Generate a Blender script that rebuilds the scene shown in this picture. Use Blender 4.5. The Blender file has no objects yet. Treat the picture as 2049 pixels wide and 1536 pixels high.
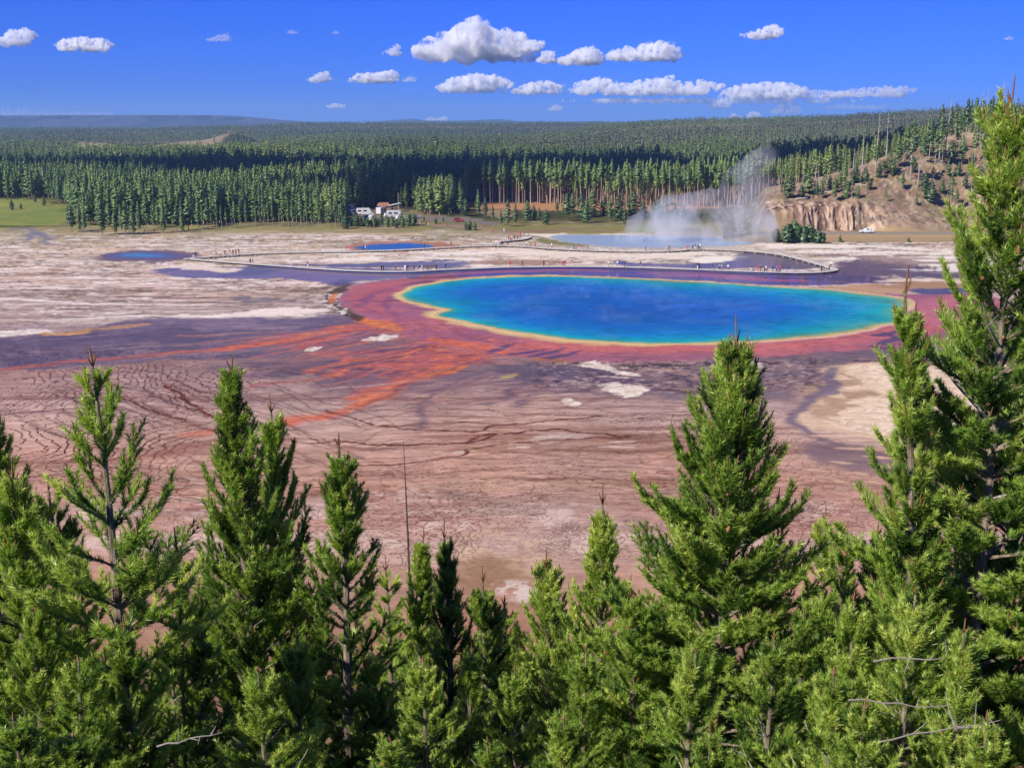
import bpy, bmesh, math, random
import numpy as np
from mathutils import Vector, Matrix
random.seed(7)
RNG = np.random.default_rng(11)
D = bpy.data
SC = bpy.context.scene
COL = SC.collection
# ------------------------------------------------------------------ camera
W, H, FOC = 2049.0, 1536.0, 2400.0
EYE = 40.0
PITCH = math.atan((768 - 245) / FOC)
SP, CP = math.sin(PITCH), math.cos(PITCH)
cam = D.cameras.new('camera'); cam.sensor_width = 36.0; cam.lens = 36.0 * FOC / W
cam.clip_start = 0.1; cam.clip_end = 120000
camo = D.objects.new('camera', cam); COL.objects.link(camo)
camo.location = (0, 0, EYE); camo.rotation_euler = (math.pi / 2 - PITCH, 0, 0)
SC.camera = camo


def ray(px, py):
    cx = (px - W / 2) / FOC; cy = (H / 2 - py) / FOC
    return np.array([cx, CP + cy * SP, -SP + cy * CP])


def at(px, py, z=0.0):                      # the point of height z seen at a photo pixel
    d = ray(px, py); t = (z - EYE) / d[2]
    return np.array([0, 0, EYE]) + d * t


def at_y(px, py, y):                        # the point y metres ahead seen at a photo pixel
    d = ray(px, py); t = y / d[1]
    return np.array([0, 0, EYE]) + d * t


def proj(X, Y, Z):
    zc = Y * CP - (Z - EYE) * SP
    yc = Y * SP + (Z - EYE) * CP
    return W / 2 + FOC * X / zc, H / 2 - FOC * yc / zc


def lin(c):
    c = np.asarray(c, float) / 255.0
    return np.where(c <= 0.04045, c / 12.92, ((c + 0.055) / 1.055) ** 2.4)


# ------------------------------------------------------------------ noise
def vnoise(x, y, seed=0):
    xi = np.floor(x).astype(np.int64); yi = np.floor(y).astype(np.int64)
    fx = x - xi; fy = y - yi
    fx = fx * fx * fx * (fx * (fx * 6 - 15) + 10); fy = fy * fy * fy * (fy * (fy * 6 - 15) + 10)

    def hsh(a, b):
        n = (a * 374761393 + b * 668265263 + seed * 1442695041) & 0xFFFFFFFF
        n = ((n ^ (n >> 13)) * 1274126177) & 0xFFFFFFFF
        n = n ^ (n >> 16)
        return (n & 0xFFFF) / 65535.0
    a = hsh(xi, yi); b = hsh(xi + 1, yi); c = hsh(xi, yi + 1); d = hsh(xi + 1, yi + 1)
    return (a + (b - a) * fx) * (1 - fy) + (c + (d - c) * fx) * fy


def fbm(x, y, seed=0, octv=4, gain=0.5):    # about -1 .. 1
    s = 0; a = 1; t = 0
    for k in range(octv):
        s = s + a * (vnoise(x, y, seed + k * 17) * 2 - 1); t += a
        x = x * 2.03 + 11.3; y = y * 2.03 + 5.7; a *= gain
    return s / t * 1.6


def sstep(x, a, b):
    t = np.clip((x - a) / (b - a), 0, 1)
    return t * t * (3 - 2 * t)


# ------------------------------------------------------------------ mesh helpers
def mesh(name, V, faces, mats=(), mat_idx=None, attrs=None, smooth=False):
    """V (n,3); faces: list of int arrays (m,3) or (m,4)"""
    me = D.meshes.new(name)
    V = np.ascontiguousarray(V, dtype=np.float32)
    faces = [np.asarray(f, dtype=np.int32) for f in faces if len(f)]
    me.vertices.add(len(V)); me.vertices.foreach_set('co', V.ravel())
    nl = sum(f.size for f in faces); npoly = sum(len(f) for f in faces)
    me.loops.add(nl); me.loops.foreach_set('vertex_index', np.concatenate([f.ravel() for f in faces]))
    me.polygons.add(npoly)
    starts = []; o = 0
    for f in faces:
        starts.append(o + np.arange(len(f)) * f.shape[1]); o += f.size
    me.polygons.foreach_set('loop_start', np.concatenate(starts).astype(np.int32))
    if mat_idx is not None:
        me.polygons.foreach_set('material_index', np.asarray(mat_idx, dtype=np.int32))
    if smooth:
        me.polygons.foreach_set('use_smooth', np.ones(npoly, dtype=bool))
    for m in mats: me.materials.append(m)
    me.update(calc_edges=True)
    for k, v in (attrs or {}).items():
        v = np.asarray(v, dtype=np.float32)
        if v.ndim == 2:
            a = me.attributes.new(k, 'FLOAT_COLOR', 'POINT')
            if v.shape[1] == 3: v = np.hstack([v, np.ones((len(v), 1), np.float32)])
            a.data.foreach_set('color', v.ravel())
        else:
            a = me.attributes.new(k, 'FLOAT', 'POINT'); a.data.foreach_set('value', v)
    return me


def link(name, data, parent=None, loc=None, rz=0.0, sc=None):
    o = D.objects.new(name, data); COL.objects.link(o)
    if parent is not None: o.parent = parent
    if loc is not None: o.location = [float(v) for v in loc]
    if rz: o.rotation_euler = (0, 0, rz)
    if sc is not None: o.scale = sc if hasattr(sc, '__len__') else (sc, sc, sc)
    return o


def tag(o, label=None, cat=None, group=None, kind=None):
    if label: o['label'] = label
    if cat: o['category'] = cat
    if group: o['group'] = group
    if kind: o['kind'] = kind
    return o


def evalmesh(o):
    dg = bpy.context.evaluated_depsgraph_get(); return D.meshes.new_from_object(o.evaluated_get(dg))


class MB:                                   # collects simple solids into one mesh
    def __init__(s): s.V = []; s.F = []; s.n = 0; s.M = []
    def add(s, V, F, m=0):
        V = np.asarray(V, float); F = [list(f) for f in F]
        s.V.append(V); s.F += [[i + s.n for i in f] for f in F]; s.M += [m] * len(F); s.n += len(V)
    def box(s, c, size, rz=0.0, m=0, taper=1.0):
        hx, hy, hz = np.asarray(size) / 2
        P = []
        for z, t in ((-hz, 1.0), (hz, taper)):
            for x, y in ((-hx, -hy), (hx, -hy), (hx, hy), (-hx, hy)): P.append((x * t, y * t, z))
        P = np.array(P); ca, sa = math.cos(rz), math.sin(rz)
        P = np.c_[P[:, 0] * ca - P[:, 1] * sa, P[:, 0] * sa + P[:, 1] * ca, P[:, 2]] + np.asarray(c)
        s.add(P, [(3, 2, 1, 0), (4, 5, 6, 7), (0, 1, 5, 4), (1, 2, 6, 5), (2, 3, 7, 6), (3, 0, 4, 7)], m)
    def tube(s, P, R, n=6, m=0, cap=True):
        P = np.asarray(P, float); R = np.broadcast_to(np.asarray(R, float), (len(P),))
        V = []; F = []
        for i, p in enumerate(P):
            t = P[min(i + 1, len(P) - 1)] - P[max(i - 1, 0)]; t = t / (np.linalg.norm(t) + 1e-9)
            u = np.cross(t, (0.13, 0.97, 0.2)) if abs(t[1]) < 0.9 else np.cross(t, (1, 0, 0.1)); u /= np.linalg.norm(u); w = np.cross(t, u)
            for k in range(n):
                a = 2 * math.pi * k / n; V.append(p + R[i] * (math.cos(a) * u + math.sin(a) * w))
        for i in range(len(P) - 1):
            for k in range(n):
                F.append((i * n + k, i * n + (k + 1) % n, (i + 1) * n + (k + 1) % n, (i + 1) * n + k))
        if cap: F += [tuple(range(n))[::-1], tuple(range((len(P) - 1) * n, len(P) * n))]
        s.add(V, F, m)
    def data(s, name, mats, smooth=False):
        me = D.meshes.new(name); me.from_pydata([tuple(v) for v in np.vstack(s.V)], [], s.F)
        for m in mats: me.materials.append(m)
        me.polygons.foreach_set('material_index', s.M)
        if smooth: me.polygons.foreach_set('use_smooth', [True] * len(s.F))
        me.update(); return me
    def build(s, name, mats, parent=None, smooth=False, **k):
        if not isinstance(mats, (list, tuple)): mats = [mats]
        return link(name, s.data(name, mats, smooth), parent, **k)


# ------------------------------------------------------------------ materials
class NT:
    def __init__(s, name):
        s.m = D.materials.new(name); s.m.use_nodes = True; s.t = s.m.node_tree; s.t.nodes.clear()
        s.out = s.n('ShaderNodeOutputMaterial')
    def n(s, typ, **kw):
        nd = s.t.nodes.new(typ)
        for k, v in kw.items(): setattr(nd, k, v)
        return nd
    def l(s, a, b): s.t.links.new(a, b)
    def attr(s, name): return s.n('ShaderNodeAttribute', attribute_name=name)
    def noise(s, scale, detail=4, rough=0.55, vec=None):
        nd = s.n('ShaderNodeTexNoise'); nd.inputs['Scale'].default_value = scale; nd.inputs['Detail'].default_value = detail; nd.inputs['Roughness'].default_value = rough
        if vec is not None: s.l(vec, nd.inputs['Vector'])
        return nd
    def ramp(s, fac, stops):
        r = s.n('ShaderNodeValToRGB'); e = r.color_ramp.elements
        while len(e) < len(stops): e.new(0.5)
        for el, (p, c) in zip(e, stops): el.position = p; el.color = (*[float(x) for x in c], 1)
        s.l(fac, r.inputs[0]); return r
    def math(s, op, a, b=None):
        nd = s.n('ShaderNodeMath', operation=op)
        for i, v in enumerate((a, b)):
            if v is None: continue
            if isinstance(v, (int, float)): nd.inputs[i].default_value = v
            else: s.l(v, nd.inputs[i])
        return nd.outputs[0]
    def mix(s, f, a, b, blend='MIX'):
        nd = s.n('ShaderNodeMix', data_type='RGBA', blend_type=blend)
        for i, v in ((0, f), (6, a), (7, b)):
            if isinstance(v, (int, float)): nd.inputs[i].default_value = v
            elif isinstance(v, (tuple, list, np.ndarray)): nd.inputs[i].default_value = (*[float(x) for x in v[:3]], 1)
            else: s.l(v, nd.inputs[i])
        return nd.outputs[2]
    def bsdf(s, color=None, rough=0.8, spec=0.3, metal=0.0):
        b = s.n('ShaderNodeBsdfPrincipled'); b.inputs['Roughness'].default_value = rough
        b.inputs['Specular IOR Level'].default_value = spec; b.inputs['Metallic'].default_value = metal
        if color is not None:
            if isinstance(color, (tuple, list, np.ndarray)): b.inputs['Base Color'].default_value = (*[float(x) for x in color[:3]], 1)
            else: s.l(color, b.inputs['Base Color'])
        s.l(b.outputs[0], s.out.inputs[0]); return b
    def bump(s, b, h, strength=0.3, dist=0.1):
        bp = s.n('ShaderNodeBump'); bp.inputs['Strength'].default_value = strength; bp.inputs['Distance'].default_value = dist
        s.l(h, bp.inputs['Height']); s.l(bp.outputs[0], b.inputs['Normal'])


def simple(name, rgb, rough=0.7, spec=0.3, var=0.25, scale=3.0, metal=0.0):
    t = NT(name); tc = t.n('ShaderNodeTexCoord')
    nz = t.noise(scale, 4, 0.6, tc.outputs['Object'])
    c = np.asarray(rgb, float)
    r = t.ramp(nz.outputs[0], [(0.3, c * (1 - var)), (0.7, np.minimum(c * (1 + var), 0.95))])
    t.bsdf(r.outputs[0], rough, spec, metal); return t.m


# ------------------------------------------------------------------ light and sky
SUN_EL, SUN_AZ = math.radians(38), math.radians(-132)     # azimuth from +Y towards +X
sd = Vector((math.sin(SUN_AZ) * math.cos(SUN_EL), math.cos(SUN_AZ) * math.cos(SUN_EL), math.sin(SUN_EL)))
sun = D.lights.new('sun', 'SUN'); sun.energy = 4.9; sun.angle = math.radians(0.5); sun.color = (1.0, 0.95, 0.86)
so = D.objects.new('sun', sun); COL.objects.link(so); so.rotation_euler = sd.to_track_quat('Z', 'Y').to_euler(); so.location = (-200, -100, 300)
wd = D.worlds.new('World'); SC.world = wd; wd.use_nodes = True
wt = wd.node_tree; wt.nodes.clear()
sky = wt.nodes.new('ShaderNodeTexSky'); sky.sky_type = 'NISHITA'; sky.sun_disc = False
sky.sun_elevation = SUN_EL; sky.sun_rotation = SUN_AZ; sky.altitude = 2200; sky.air_density = 1.15; sky.dust_density = 0.1; sky.ozone_density = 4.0
hs = wt.nodes.new('ShaderNodeMix'); hs.data_type = 'RGBA'; hs.blend_type = 'MULTIPLY'; hs.inputs[0].default_value = 1.0; hs.inputs[7].default_value = (0.068, 0.196, 0.84, 1)
bg = wt.nodes.new('ShaderNodeBackground'); bg.inputs[1].default_value = 0.115
wo = wt.nodes.new('ShaderNodeOutputWorld')
wt.links.new(sky.outputs[0], hs.inputs[6]); wt.links.new(hs.outputs[2], bg.inputs[0]); wt.links.new(bg.outputs[0], wo.inputs[0])
SC.view_settings.view_transform = 'Standard'; SC.view_settings.look = 'None'; SC.view_settings.exposure = 0.5; SC.view_settings.gamma = 1
SC.cycles.use_denoising = True; SC.cycles.denoising_prefilter = 'NONE'
SC.cycles.max_bounces = 8; SC.cycles.diffuse_bounces = 3; SC.cycles.glossy_bounces = 3; SC.cycles.transmission_bounces = 3; SC.cycles.transparent_max_bounces = 12
SC.cycles.volume_bounces = 16; SC.cycles.volume_max_steps = 256
# ------------------------------------------------------------------ far relief
def far_px(X, Y): return W / 2 + FOC * X / (Y * CP + EYE * SP)


def gauss(x, w): return np.exp(-(x / w) ** 2)


def HF(X, Y):
    px = far_px(X, Y); d = Y
    mid = 7 * sstep(px, 430, 720) * (1 - sstep(px, 1400, 1600)) * sstep(d, 1060, 1400) * (1 - sstep(d, 1700, 2400))
    mid = mid + (2.5 * fbm(X / 260, Y / 420, 91, 3)) * sstep(d, 800, 1500)
    zr = np.interp(px, [1050, 1150, 1200, 1300, 1400, 1500, 1600, 1700, 1800, 1900, 2049, 2400], [0, 10, 19, 26, 30, 33, 36, 40, 45, 52, 60, 66])
    hill = zr * sstep(d, 1150, 2300)
    zf = np.interp(px, [-600, 0, 300, 520, 600, 700, 1200, 2000], [8, 9, 9, 16, 22, 24, 25, 25])
    plat = zf * sstep(d, 2350, 3500)
    knoll = 21 * gauss(X + 490, 38) * gauss(Y - 2150, 90) + 8 * gauss(X + 560, 40) * gauss(Y - 2120, 80) + 8 * gauss(X + 745, 45) * gauss(Y - 2120, 80)
    return np.maximum(hill, plat) + np.maximum(mid, -3) + knoll


# ------------------------------------------------------------------ the ground sheet
rows_py = np.arange(1262, 371, -1.6)
Yr = np.array([at(W / 2, p)[1] for p in rows_py])
Yr = np.r_[np.linspace(62, Yr[0] - 1, 12), Yr]
tx = np.r_[np.linspace(-1.6, -0.475, 26)[:-1], np.arange(-0.475, 0.4751, 2.0 / FOC), np.linspace(0.475, 1.6, 26)[1:]]
NR, NC = len(Yr), len(tx)
GX = (tx[None, :] * (Yr[:, None] * CP + EYE * SP)).ravel(); GY = np.repeat(Yr, NC)
print('ground verts', NR, NC, NR * NC)
COLR = np.zeros((NR * NC, 3)); WET = np.zeros(NR * NC)
K = 0.80


def C(r, g, b): return lin((r, g, b)) * K


n40 = fbm(GX / 40, GY / 40, 1, 4); n12 = fbm(GX / 12, GY / 12, 2, 4); n4 = fbm(GX / 4, GY / 4, 3, 3); n1 = fbm(GX / 1.1, GY / 1.1, 4, 3)
nA = fbm(GX / 1.6, GY / 1.2, 6, 3)
WX = fbm(GX / 22, GY / 22, 21, 4); WY = fbm(GX / 22, GY / 22, 31, 4)
wx = fbm(GX / 5, GY / 5, 41, 3); wy = fbm(GX / 5, GY / 5, 51, 3)
GPX, GPY = proj(GX, GY, 0 * GX)


def mix(idx, col, a):
    a = a[:, None] if a.ndim == 1 else a
    COLR[idx] = COLR[idx] * (1 - a) + np.asarray(col) * a


def wpts(pts, closed=True, it=2):
    P = np.array(pts, float)
    for _ in range(it):
        if closed:
            Q = np.roll(P, -1, 0); P = np.stack([P * .75 + Q * .25, P * .25 + Q * .75], 1).reshape(-1, 2)
        else:
            Q = np.stack([P[:-1] * .75 + P[1:] * .25, P[:-1] * .25 + P[1:] * .75], 1).reshape(-1, P.shape[1]); P = np.vstack([P[:1], Q, P[-1:]])
    return P


def world(P): return np.array([at(p[0], p[1])[:2] for p in P])


def inside(P, x, y):
    r = np.zeros(len(x), bool); n = len(P)
    for i in range(n):
        x0, y0 = P[i]; x1, y1 = P[(i + 1) % n]
        c = ((y0 > y) != (y1 > y))
        if c.any():
            r[c] ^= x[c] < (x1 - x0) * (y[c] - y0) / (y1 - y0) + x0
    return r


def sdist(P, x, y):                         # signed, positive inside
    dm = np.full(len(x), 1e18); n = len(P)
    for i in range(n):
        a = P[i]; b = P[(i + 1) % n]; ab = b - a; L = ab @ ab + 1e-12
        t = np.clip(((x - a[0]) * ab[0] + (y - a[1]) * ab[1]) / L, 0, 1)
        dx = x - a[0] - t * ab[0]; dy = y - a[1] - t * ab[1]
        np.minimum(dm, dx * dx + dy * dy, out=dm)
    return np.sqrt(dm) * np.where(inside(P, x, y), 1, -1)


def near(P, mrg):
    return np.nonzero((GX > P[:, 0].min() - mrg) & (GX < P[:, 0].max() + mrg) & (GY > P[:, 1].min() - mrg) & (GY < P[:, 1].max() + mrg))[0]


def area(pts, col, soft=1.5, warp=3.0, fine=0.8, alpha=1.0, wet=None, brk=None, it=2, col2=None):
    """a patch of ground traced as a pixel outline, laid out in metres; warp / fine = ragged edge in metres; brk = noise breakup"""
    P = world(wpts(pts, True, it)); idx = near(P, soft + warp * 1.6 + fine * 2)
    x = GX[idx] + warp * WX[idx] + fine * wx[idx]; y = GY[idx] + warp * WY[idx] * 1.5 + fine * wy[idx] * 2 + fine * 0.8 * n1[idx]; x = x + fine * 0.8 * nA[idx]
    a = sstep(sdist(P, x, y), -soft, soft) * alpha
    if brk is not None: a = a * sstep(brk[idx], 0, 0.35)
    c = np.asarray(col)
    if col2 is not None:
        f = sstep(n12[idx] + 0.5 * n4[idx], -0.5, 0.5)[:, None]; c = c * (1 - f) + np.asarray(col2) * f
    mix(idx, c, a)
    if wet is not None: WET[idx] = WET[idx] * (1 - a) + wet * a


def stroke(pts, col, hw=2.0, soft=0.8, warp=2.0, fine=0.6, alpha=1.0, wet=None, it=2, brk=None):
    """a stream or crack: pts (px, py[, half width in vertical photo pixels])"""
    P = np.array([(p[0], p[1], p[2] if len(p) > 2 else hw) for p in pts], float); P = wpts(P, False, it)
    Wd = world(P); hwm = P[:, 2] * 96000 / (P[:, 1] - 245) ** 2 * 0.72
    mrg = hwm.max() * 3 + soft + warp * 1.6 + fine * 2
    idx = near(Wd, mrg); x = GX[idx] + warp * WX[idx] + fine * wx[idx]; y = GY[idx] + warp * WY[idx] + fine * wy[idx] + fine * 0.6 * n1[idx]
    best = np.full(len(idx), -1e9)
    for i in range(len(Wd) - 1):
        a = Wd[i]; b = Wd[i + 1]; ab = b - a; L = ab @ ab + 1e-12
        t = np.clip(((x - a[0]) * ab[0] + (y - a[1]) * ab[1]) / L, 0, 1)
        dd = np.hypot(x - a[0] - t * ab[0], y - a[1] - t * ab[1])
        np.maximum(best, hwm[i] + (hwm[i + 1] - hwm[i]) * t - dd, out=best)
    a = sstep(best, -soft, soft) * alpha
    if brk is not None: a = a * sstep(brk[idx], 0, 0.35)
    mix(idx, col, a)
    if wet is not None: WET[idx] = WET[idx] * (1 - a) + wet * a


def rills(zone_pts, col, feat, nlev, width, seed, alpha=0.9, soft=12, jag=0.25, stretch=1.0, wet=None, slope=(0, 0)):
    """terracette lines: level lines of a rough height field, even width"""
    P = world(wpts(zone_pts)); idx = near(P, soft)
    zone = sstep(sdist(P, GX[idx] + 4 * WX[idx], GY[idx] + 6 * WY[idx]), -soft, soft)
    k = zone > 0.02; idx = idx[k]; zone = zone[k]
    x = GX[idx]; y = GY[idx]

    def f(x, y):
        return (fbm(x / feat, y / feat / stretch, seed, 3, 0.45) + jag * fbm(x / feat * 5, y / feat * 5, seed + 5, 2) * 0.35 + jag * 0.12 * fbm(x / feat * 17, y / feat * 17, seed + 9, 2) + slope[0] * x + slope[1] * y) * nlev
    e = 0.12; v = f(x, y); g = np.hypot(f(x + e, y) - v, f(x, y + e) - v) / e + 1e-3
    dist = np.abs(v - np.round(v)) / g
    hwid = width * (0.55 + 0.9 * vnoise(x / feat * 1.5, y / feat * 1.5, seed + 3))
    pxm = 0.72 * 96000 / (GPY[idx] - 245) ** 2 * 0.5
    soften = np.maximum(hwid * 0.5, 0.5 * pxm)
    a = (1 - sstep(dist, hwid * 0.5, hwid * 0.5 + soften)) * zone * alpha * np.clip(hwid / (hwid * .5 + soften), 0.25, 1)
    a *= sstep(vnoise(x / feat * 0.9 + 50, y / feat * 0.9, seed + 7), 0.22, 0.5)
    mix(idx, col, a)
    # each tread has its own tone
    tr = np.floor(v + 0.5); hv = ((np.sin(tr * 12.9898 + seed) * 43758.5453) % 1.0 - 0.5) * zone
    COLR[idx] *= (1 + 0.13 * hv)[:, None]
    return


# --- base tone by distance
py_c = [1300, 1215, 1150, 1080, 1020, 960, 900, 830, 770, 720, 680, 640, 590, 540, 500, 470, 455, 440, 372]
cc = np.array([C(166, 124, 100), C(178, 136, 114), C(184, 142, 122), C(200, 164, 148), C(194, 152, 138), C(188, 146, 128), C(192, 154, 138), C(190, 158, 146), C(176, 146, 140),
               C(154, 122, 118), C(146, 118, 118), C(178, 154, 142), C(196, 172, 156), C(200, 176, 154), C(204, 180, 152), C(188, 166, 130), C(158, 142, 96), C(110, 108, 62), C(84, 80, 50)])
pyw = GPY + (n40 * 16 + n12 * 7) * np.clip((GPY - 400) / 300, 0.15, 1.3)
o = np.argsort(py_c)
for k in range(3): COLR[:, k] = np.interp(pyw, np.array(py_c)[o], cc[o, k])
COLR *= (1 + 0.10 * n12 + 0.08 * n4 + 0.07 * n1)[:, None]
hue = fbm(GX / 26, GY / 40, 61, 3)
COLR *= np.c_[1 + 0.07 * hue, 1 - 0.02 * hue, 1 - 0.07 * hue]
st1 = fbm(GX / 30 + 0.3 * WX, GY / 9 + 0.5 * WY, 71, 4); st2 = fbm(GX / 60, GY / 5, 81, 4); st3 = fbm(GX / 9, GY / 2.4, 86, 3)
ALL = np.arange(NR * NC)
# --- left and far flats: long white and brown streaks
far = sstep(GPY, 640, 600) if False else (1 - sstep(GPY, 600, 650))
mix(ALL, C(232, 212, 196), sstep(st1 + 0.3 * n4, 0.25, 0.75) * 0.55 * far * (GPY > 440))
mix(ALL, C(120, 92, 70), sstep(st2 + 0.35 * n4, 0.30, 0.75) * 0.6 * far * sstep(GPY, 455, 475))
mix(ALL, C(128, 122, 84), sstep(fbm(GX / 25, GY / 14, 77, 4), 0.0, 0.6) * 0.6 * sstep(GPY, 448, 456) * (1 - sstep(GPY, 470, 500)))
# olive rim along the trees
mix(ALL, C(138, 130, 70), sstep(n12 + 0.5 * st1, -0.3, 0.5) * 0.8 * sstep(GPY, 436, 452) * (1 - sstep(GPY + 5 * n12, 460, 474)))
mix(ALL, C(250, 238, 224), sstep(fbm(GX / 7, GY / 2.2, 821, 4) + .35 * nA, .42, .62) * .7 * sstep(GPY, 462, 480) * (1 - sstep(GPY, 560, 600)))
mix(ALL, C(92, 74, 58), sstep(fbm(GX / 6, GY / 1.8, 831, 4) + .35 * nA, .45, .65) * .6 * sstep(GPY, 462, 480) * (1 - sstep(GPY, 600, 640)))
# fine streaks drawn out by the shallow run-off
def ridge(a, b, seed, w=0.10): return np.clip(1 - np.abs(fbm(GX / a + .25 * WX, GY / b + .35 * WY, seed, 4)) / w, 0, 1)
patch1 = sstep(fbm(GX / 45, GY / 25, 601, 3), -0.25, 0.35); patch2 = sstep(fbm(GX / 35, GY / 30, 611, 3), -0.25, 0.35)
fl = sstep(GPY, 462, 478) * (1 - sstep(GPY, 640, 670))
mix(ALL, C(248, 232, 216), ridge(26, 3.6, 621, .13) * patch1 * fl * .85)
mix(ALL, C(96, 74, 58), ridge(22, 3.0, 631, .12) * patch2 * fl * .8)
mix(ALL, C(244, 226, 208), ridge(13, 2.0, 641, .10) * patch2 * fl * .6)
mix(ALL, C(110, 84, 70), ridge(11, 1.7, 651, .12) * patch1 * fl * .65)
ml = sstep(GPY, 700, 760) * (1 - sstep(GPY, 1120, 1160))
mix(ALL, C(216, 182, 164), ridge(16, 2.6, 661, .10) * patch1 * ml * .45)
mix(ALL, C(108, 66, 58), ridge(18, 2.2, 671, .10) * patch2 * ml * .55)
mix(ALL, C(112, 70, 58), ridge(6, 0.9, 681, .12) * ml * .35 * sstep(GPY, 860, 930))
COLR *= (1 + .13 * fbm(GX / 3.2, GY / .9, 691, 4))[:, None]
# near pale crust
pale = sstep(n4 + 0.5 * n12 + 0.4 * st3, 0.1, 0.6)
mix(ALL, C(222, 196, 184), pale * 0.7 * sstep(GPY + 14 * n12, 985, 1020) * (1 - sstep(GPY + 14 * n12, 1090, 1130)))
mix(ALL, C(214, 190, 178), sstep(st3 + 0.3 * n1, 0.25, 0.7) * 0.5 * sstep(GPY, 930, 990) * (1 - sstep(GPY, 1110, 1150)))
mix(ALL, C(120, 82, 66), sstep(st3 - 0.3 * n1 + 0.3 * n12, 0.2, 0.7) * 0.45 * sstep(GPY, 900, 960) * (1 - sstep(GPY, 1050, 1120)))
# long brown and pale bands across the middle flats
mix(ALL, C(206, 168, 140), sstep(st2 + 0.25 * n4, 0.15, 0.6) * 0.45 * sstep(GPY, 850, 890) * (1 - sstep(GPY, 985, 1030)) * (1 - sstep(GPX, 1350, 1600)))
mix(ALL, C(112, 66, 54), sstep(st2 - 0.3 * st1, 0.35, 0.75) * 0.5 * sstep(GPY, 740, 800) * (1 - sstep(GPY, 980, 1030)))
area([(905, 1085), (980, 1050), (1060, 1062), (1090, 1110), (1075, 1150), (960, 1160), (900, 1120)], C(206, 176, 146), 2, 2, 1, 0.6, brk=n4 + 0.5)
area([(925, 1120), (1000, 1110), (1050, 1130), (1040, 1170), (960, 1180), (900, 1150)], C(140, 108, 78), 1.5, 1.5, 1, 0.75)
area([(1000, 1160), (1060, 1155), (1080, 1180), (1040, 1215), (1000, 1195)], C(222, 206, 196), 0.8, 1.5, 0.6, 0.8, brk=n1 + 0.6)

PURP = C(130, 110, 124); PURP2 = C(102, 88, 104); MAR = C(182, 104, 108); MAR2 = C(158, 98, 114); SAL = C(206, 116, 108); ORG = C(208, 106, 72); ORG2 = C(226, 128, 56); REDB = C(176, 96, 82); WHT = C(236, 222, 208); TAN = C(208, 172, 120); BRN = C(86, 60, 44); WBL = C(104, 96, 112)
# --- terracettes
rills([(-60, 735), (190, 735), (420, 712), (620, 740), (640, 800), (560, 900), (420, 960), (-60, 960)], C(78, 44, 46), 24, 5.6, 0.15, 201, 0.95, 8, 0.32, slope=(0.075, 0.01))
rills([(560, 740), (900, 770), (1000, 800), (1400, 830), (1420, 930), (1100, 940), (560, 930), (500, 850)], C(84, 42, 34), 40, 3.2, 0.16, 231, 0.9, 9, 0.25, stretch=0.8)
rills([(60, 900), (560, 930), (1100, 930), (1450, 900), (1450, 1010), (900, 1010), (300, 1020), (60, 990)], C(88, 48, 36), 20, 4.6, 0.11, 261, 0.8, 6, 0.3, stretch=0.55)
rills([(300, 1000), (1000, 990), (1450, 980), (1800, 1000), (1800, 1120), (1250, 1110), (700, 1120), (300, 1130)], C(104, 62, 52), 11, 4.6, 0.12, 291, 0.65, 5, 0.8)
rills([(1250, 800), (1650, 860), (1800, 930), (1800, 1080), (1300, 1050), (1200, 900)], C(104, 70, 64), 14, 3.6, 0.15, 301, 0.6, 8, 0.7, stretch=0.8)
# --- wet purple sheets
area([(-80, 676), (120, 664), (190, 643), (308, 632), (420, 634), (560, 634), (655, 634), (720, 645), (800, 680), (700, 700), (560, 705), (420, 715), (200, 728), (-80, 745)], PURP, 2.0, 4, 1.5, 1, 0.36, col2=C(112, 96, 112))
area([(600, 640), (760, 650), (880, 690), (1000, 712), (1100, 722), (1050, 790), (860, 800), (760, 790), (640, 770), (430, 740), (420, 712), (560, 694)], C(112, 88, 102), 4, 6, 2, 0.8, 0.28, col2=C(140, 108, 108))
area([(1000, 712), (1110, 724), (1300, 722), (1500, 716), (1700, 706), (1830, 700), (1960, 690), (2100, 690), (2100, 735), (1800, 730), (1660, 745), (1640, 790), (1590, 830), (1500, 800), (1330, 790), (1200, 800), (1060, 790), (980, 760)], C(106, 92, 104), 3, 4, 1.5, 0.85, 0.32, col2=C(136, 110, 108))
mix(ALL, C(84, 72, 92), sstep(fbm(GX / 40 + WX * .3, GY / 16 + WY * .4, 111, 4), 0.15, 0.6) * 0.55 * sstep(GPY, 628, 660) * (1 - sstep(GPY, 740, 800)) * (WET > 0.15))
rills([(-60, 690), (300, 690), (520, 700), (500, 712), (200, 722), (-60, 738)], C(60, 48, 66), 16, 3.5, 0.25, 321, 0.6, 4, 0.8)
area([(1640, 742), (1700, 735), (1850, 738), (2100, 735), (2100, 915), (1900, 905), (1841, 903), (1780, 882), (1677, 868), (1582, 846), (1610, 812), (1650, 790), (1672, 762)], C(200, 170, 142), 1.6, 2.5, 0.8, 1, 0.0, col2=C(214, 186, 158))
area([(1677, 758), (1740, 736), (1850, 738), (2100, 740), (2100, 890), (1841, 895), (1760, 870), (1690, 852), (1660, 830), (1720, 800), (1735, 782), (1690, 775)], C(232, 208, 180), 2, 2.5, 1.0, 0.9, 0.0, col2=C(238, 216, 190))
area([(1690, 790), (1740, 780), (1780, 786), (1735, 797), (1700, 800)], C(140, 106, 78), 1.2, 2, 0.6, 0.7)
area([(1612, 800), (1640, 770), (1668, 752), (1730, 740), (1740, 770), (1700, 790), (1735, 800), (1690, 830), (1620, 835)], C(168, 136, 112), 1.5, 3, 1.6, 0.75, brk=n4 + .35)
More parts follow.
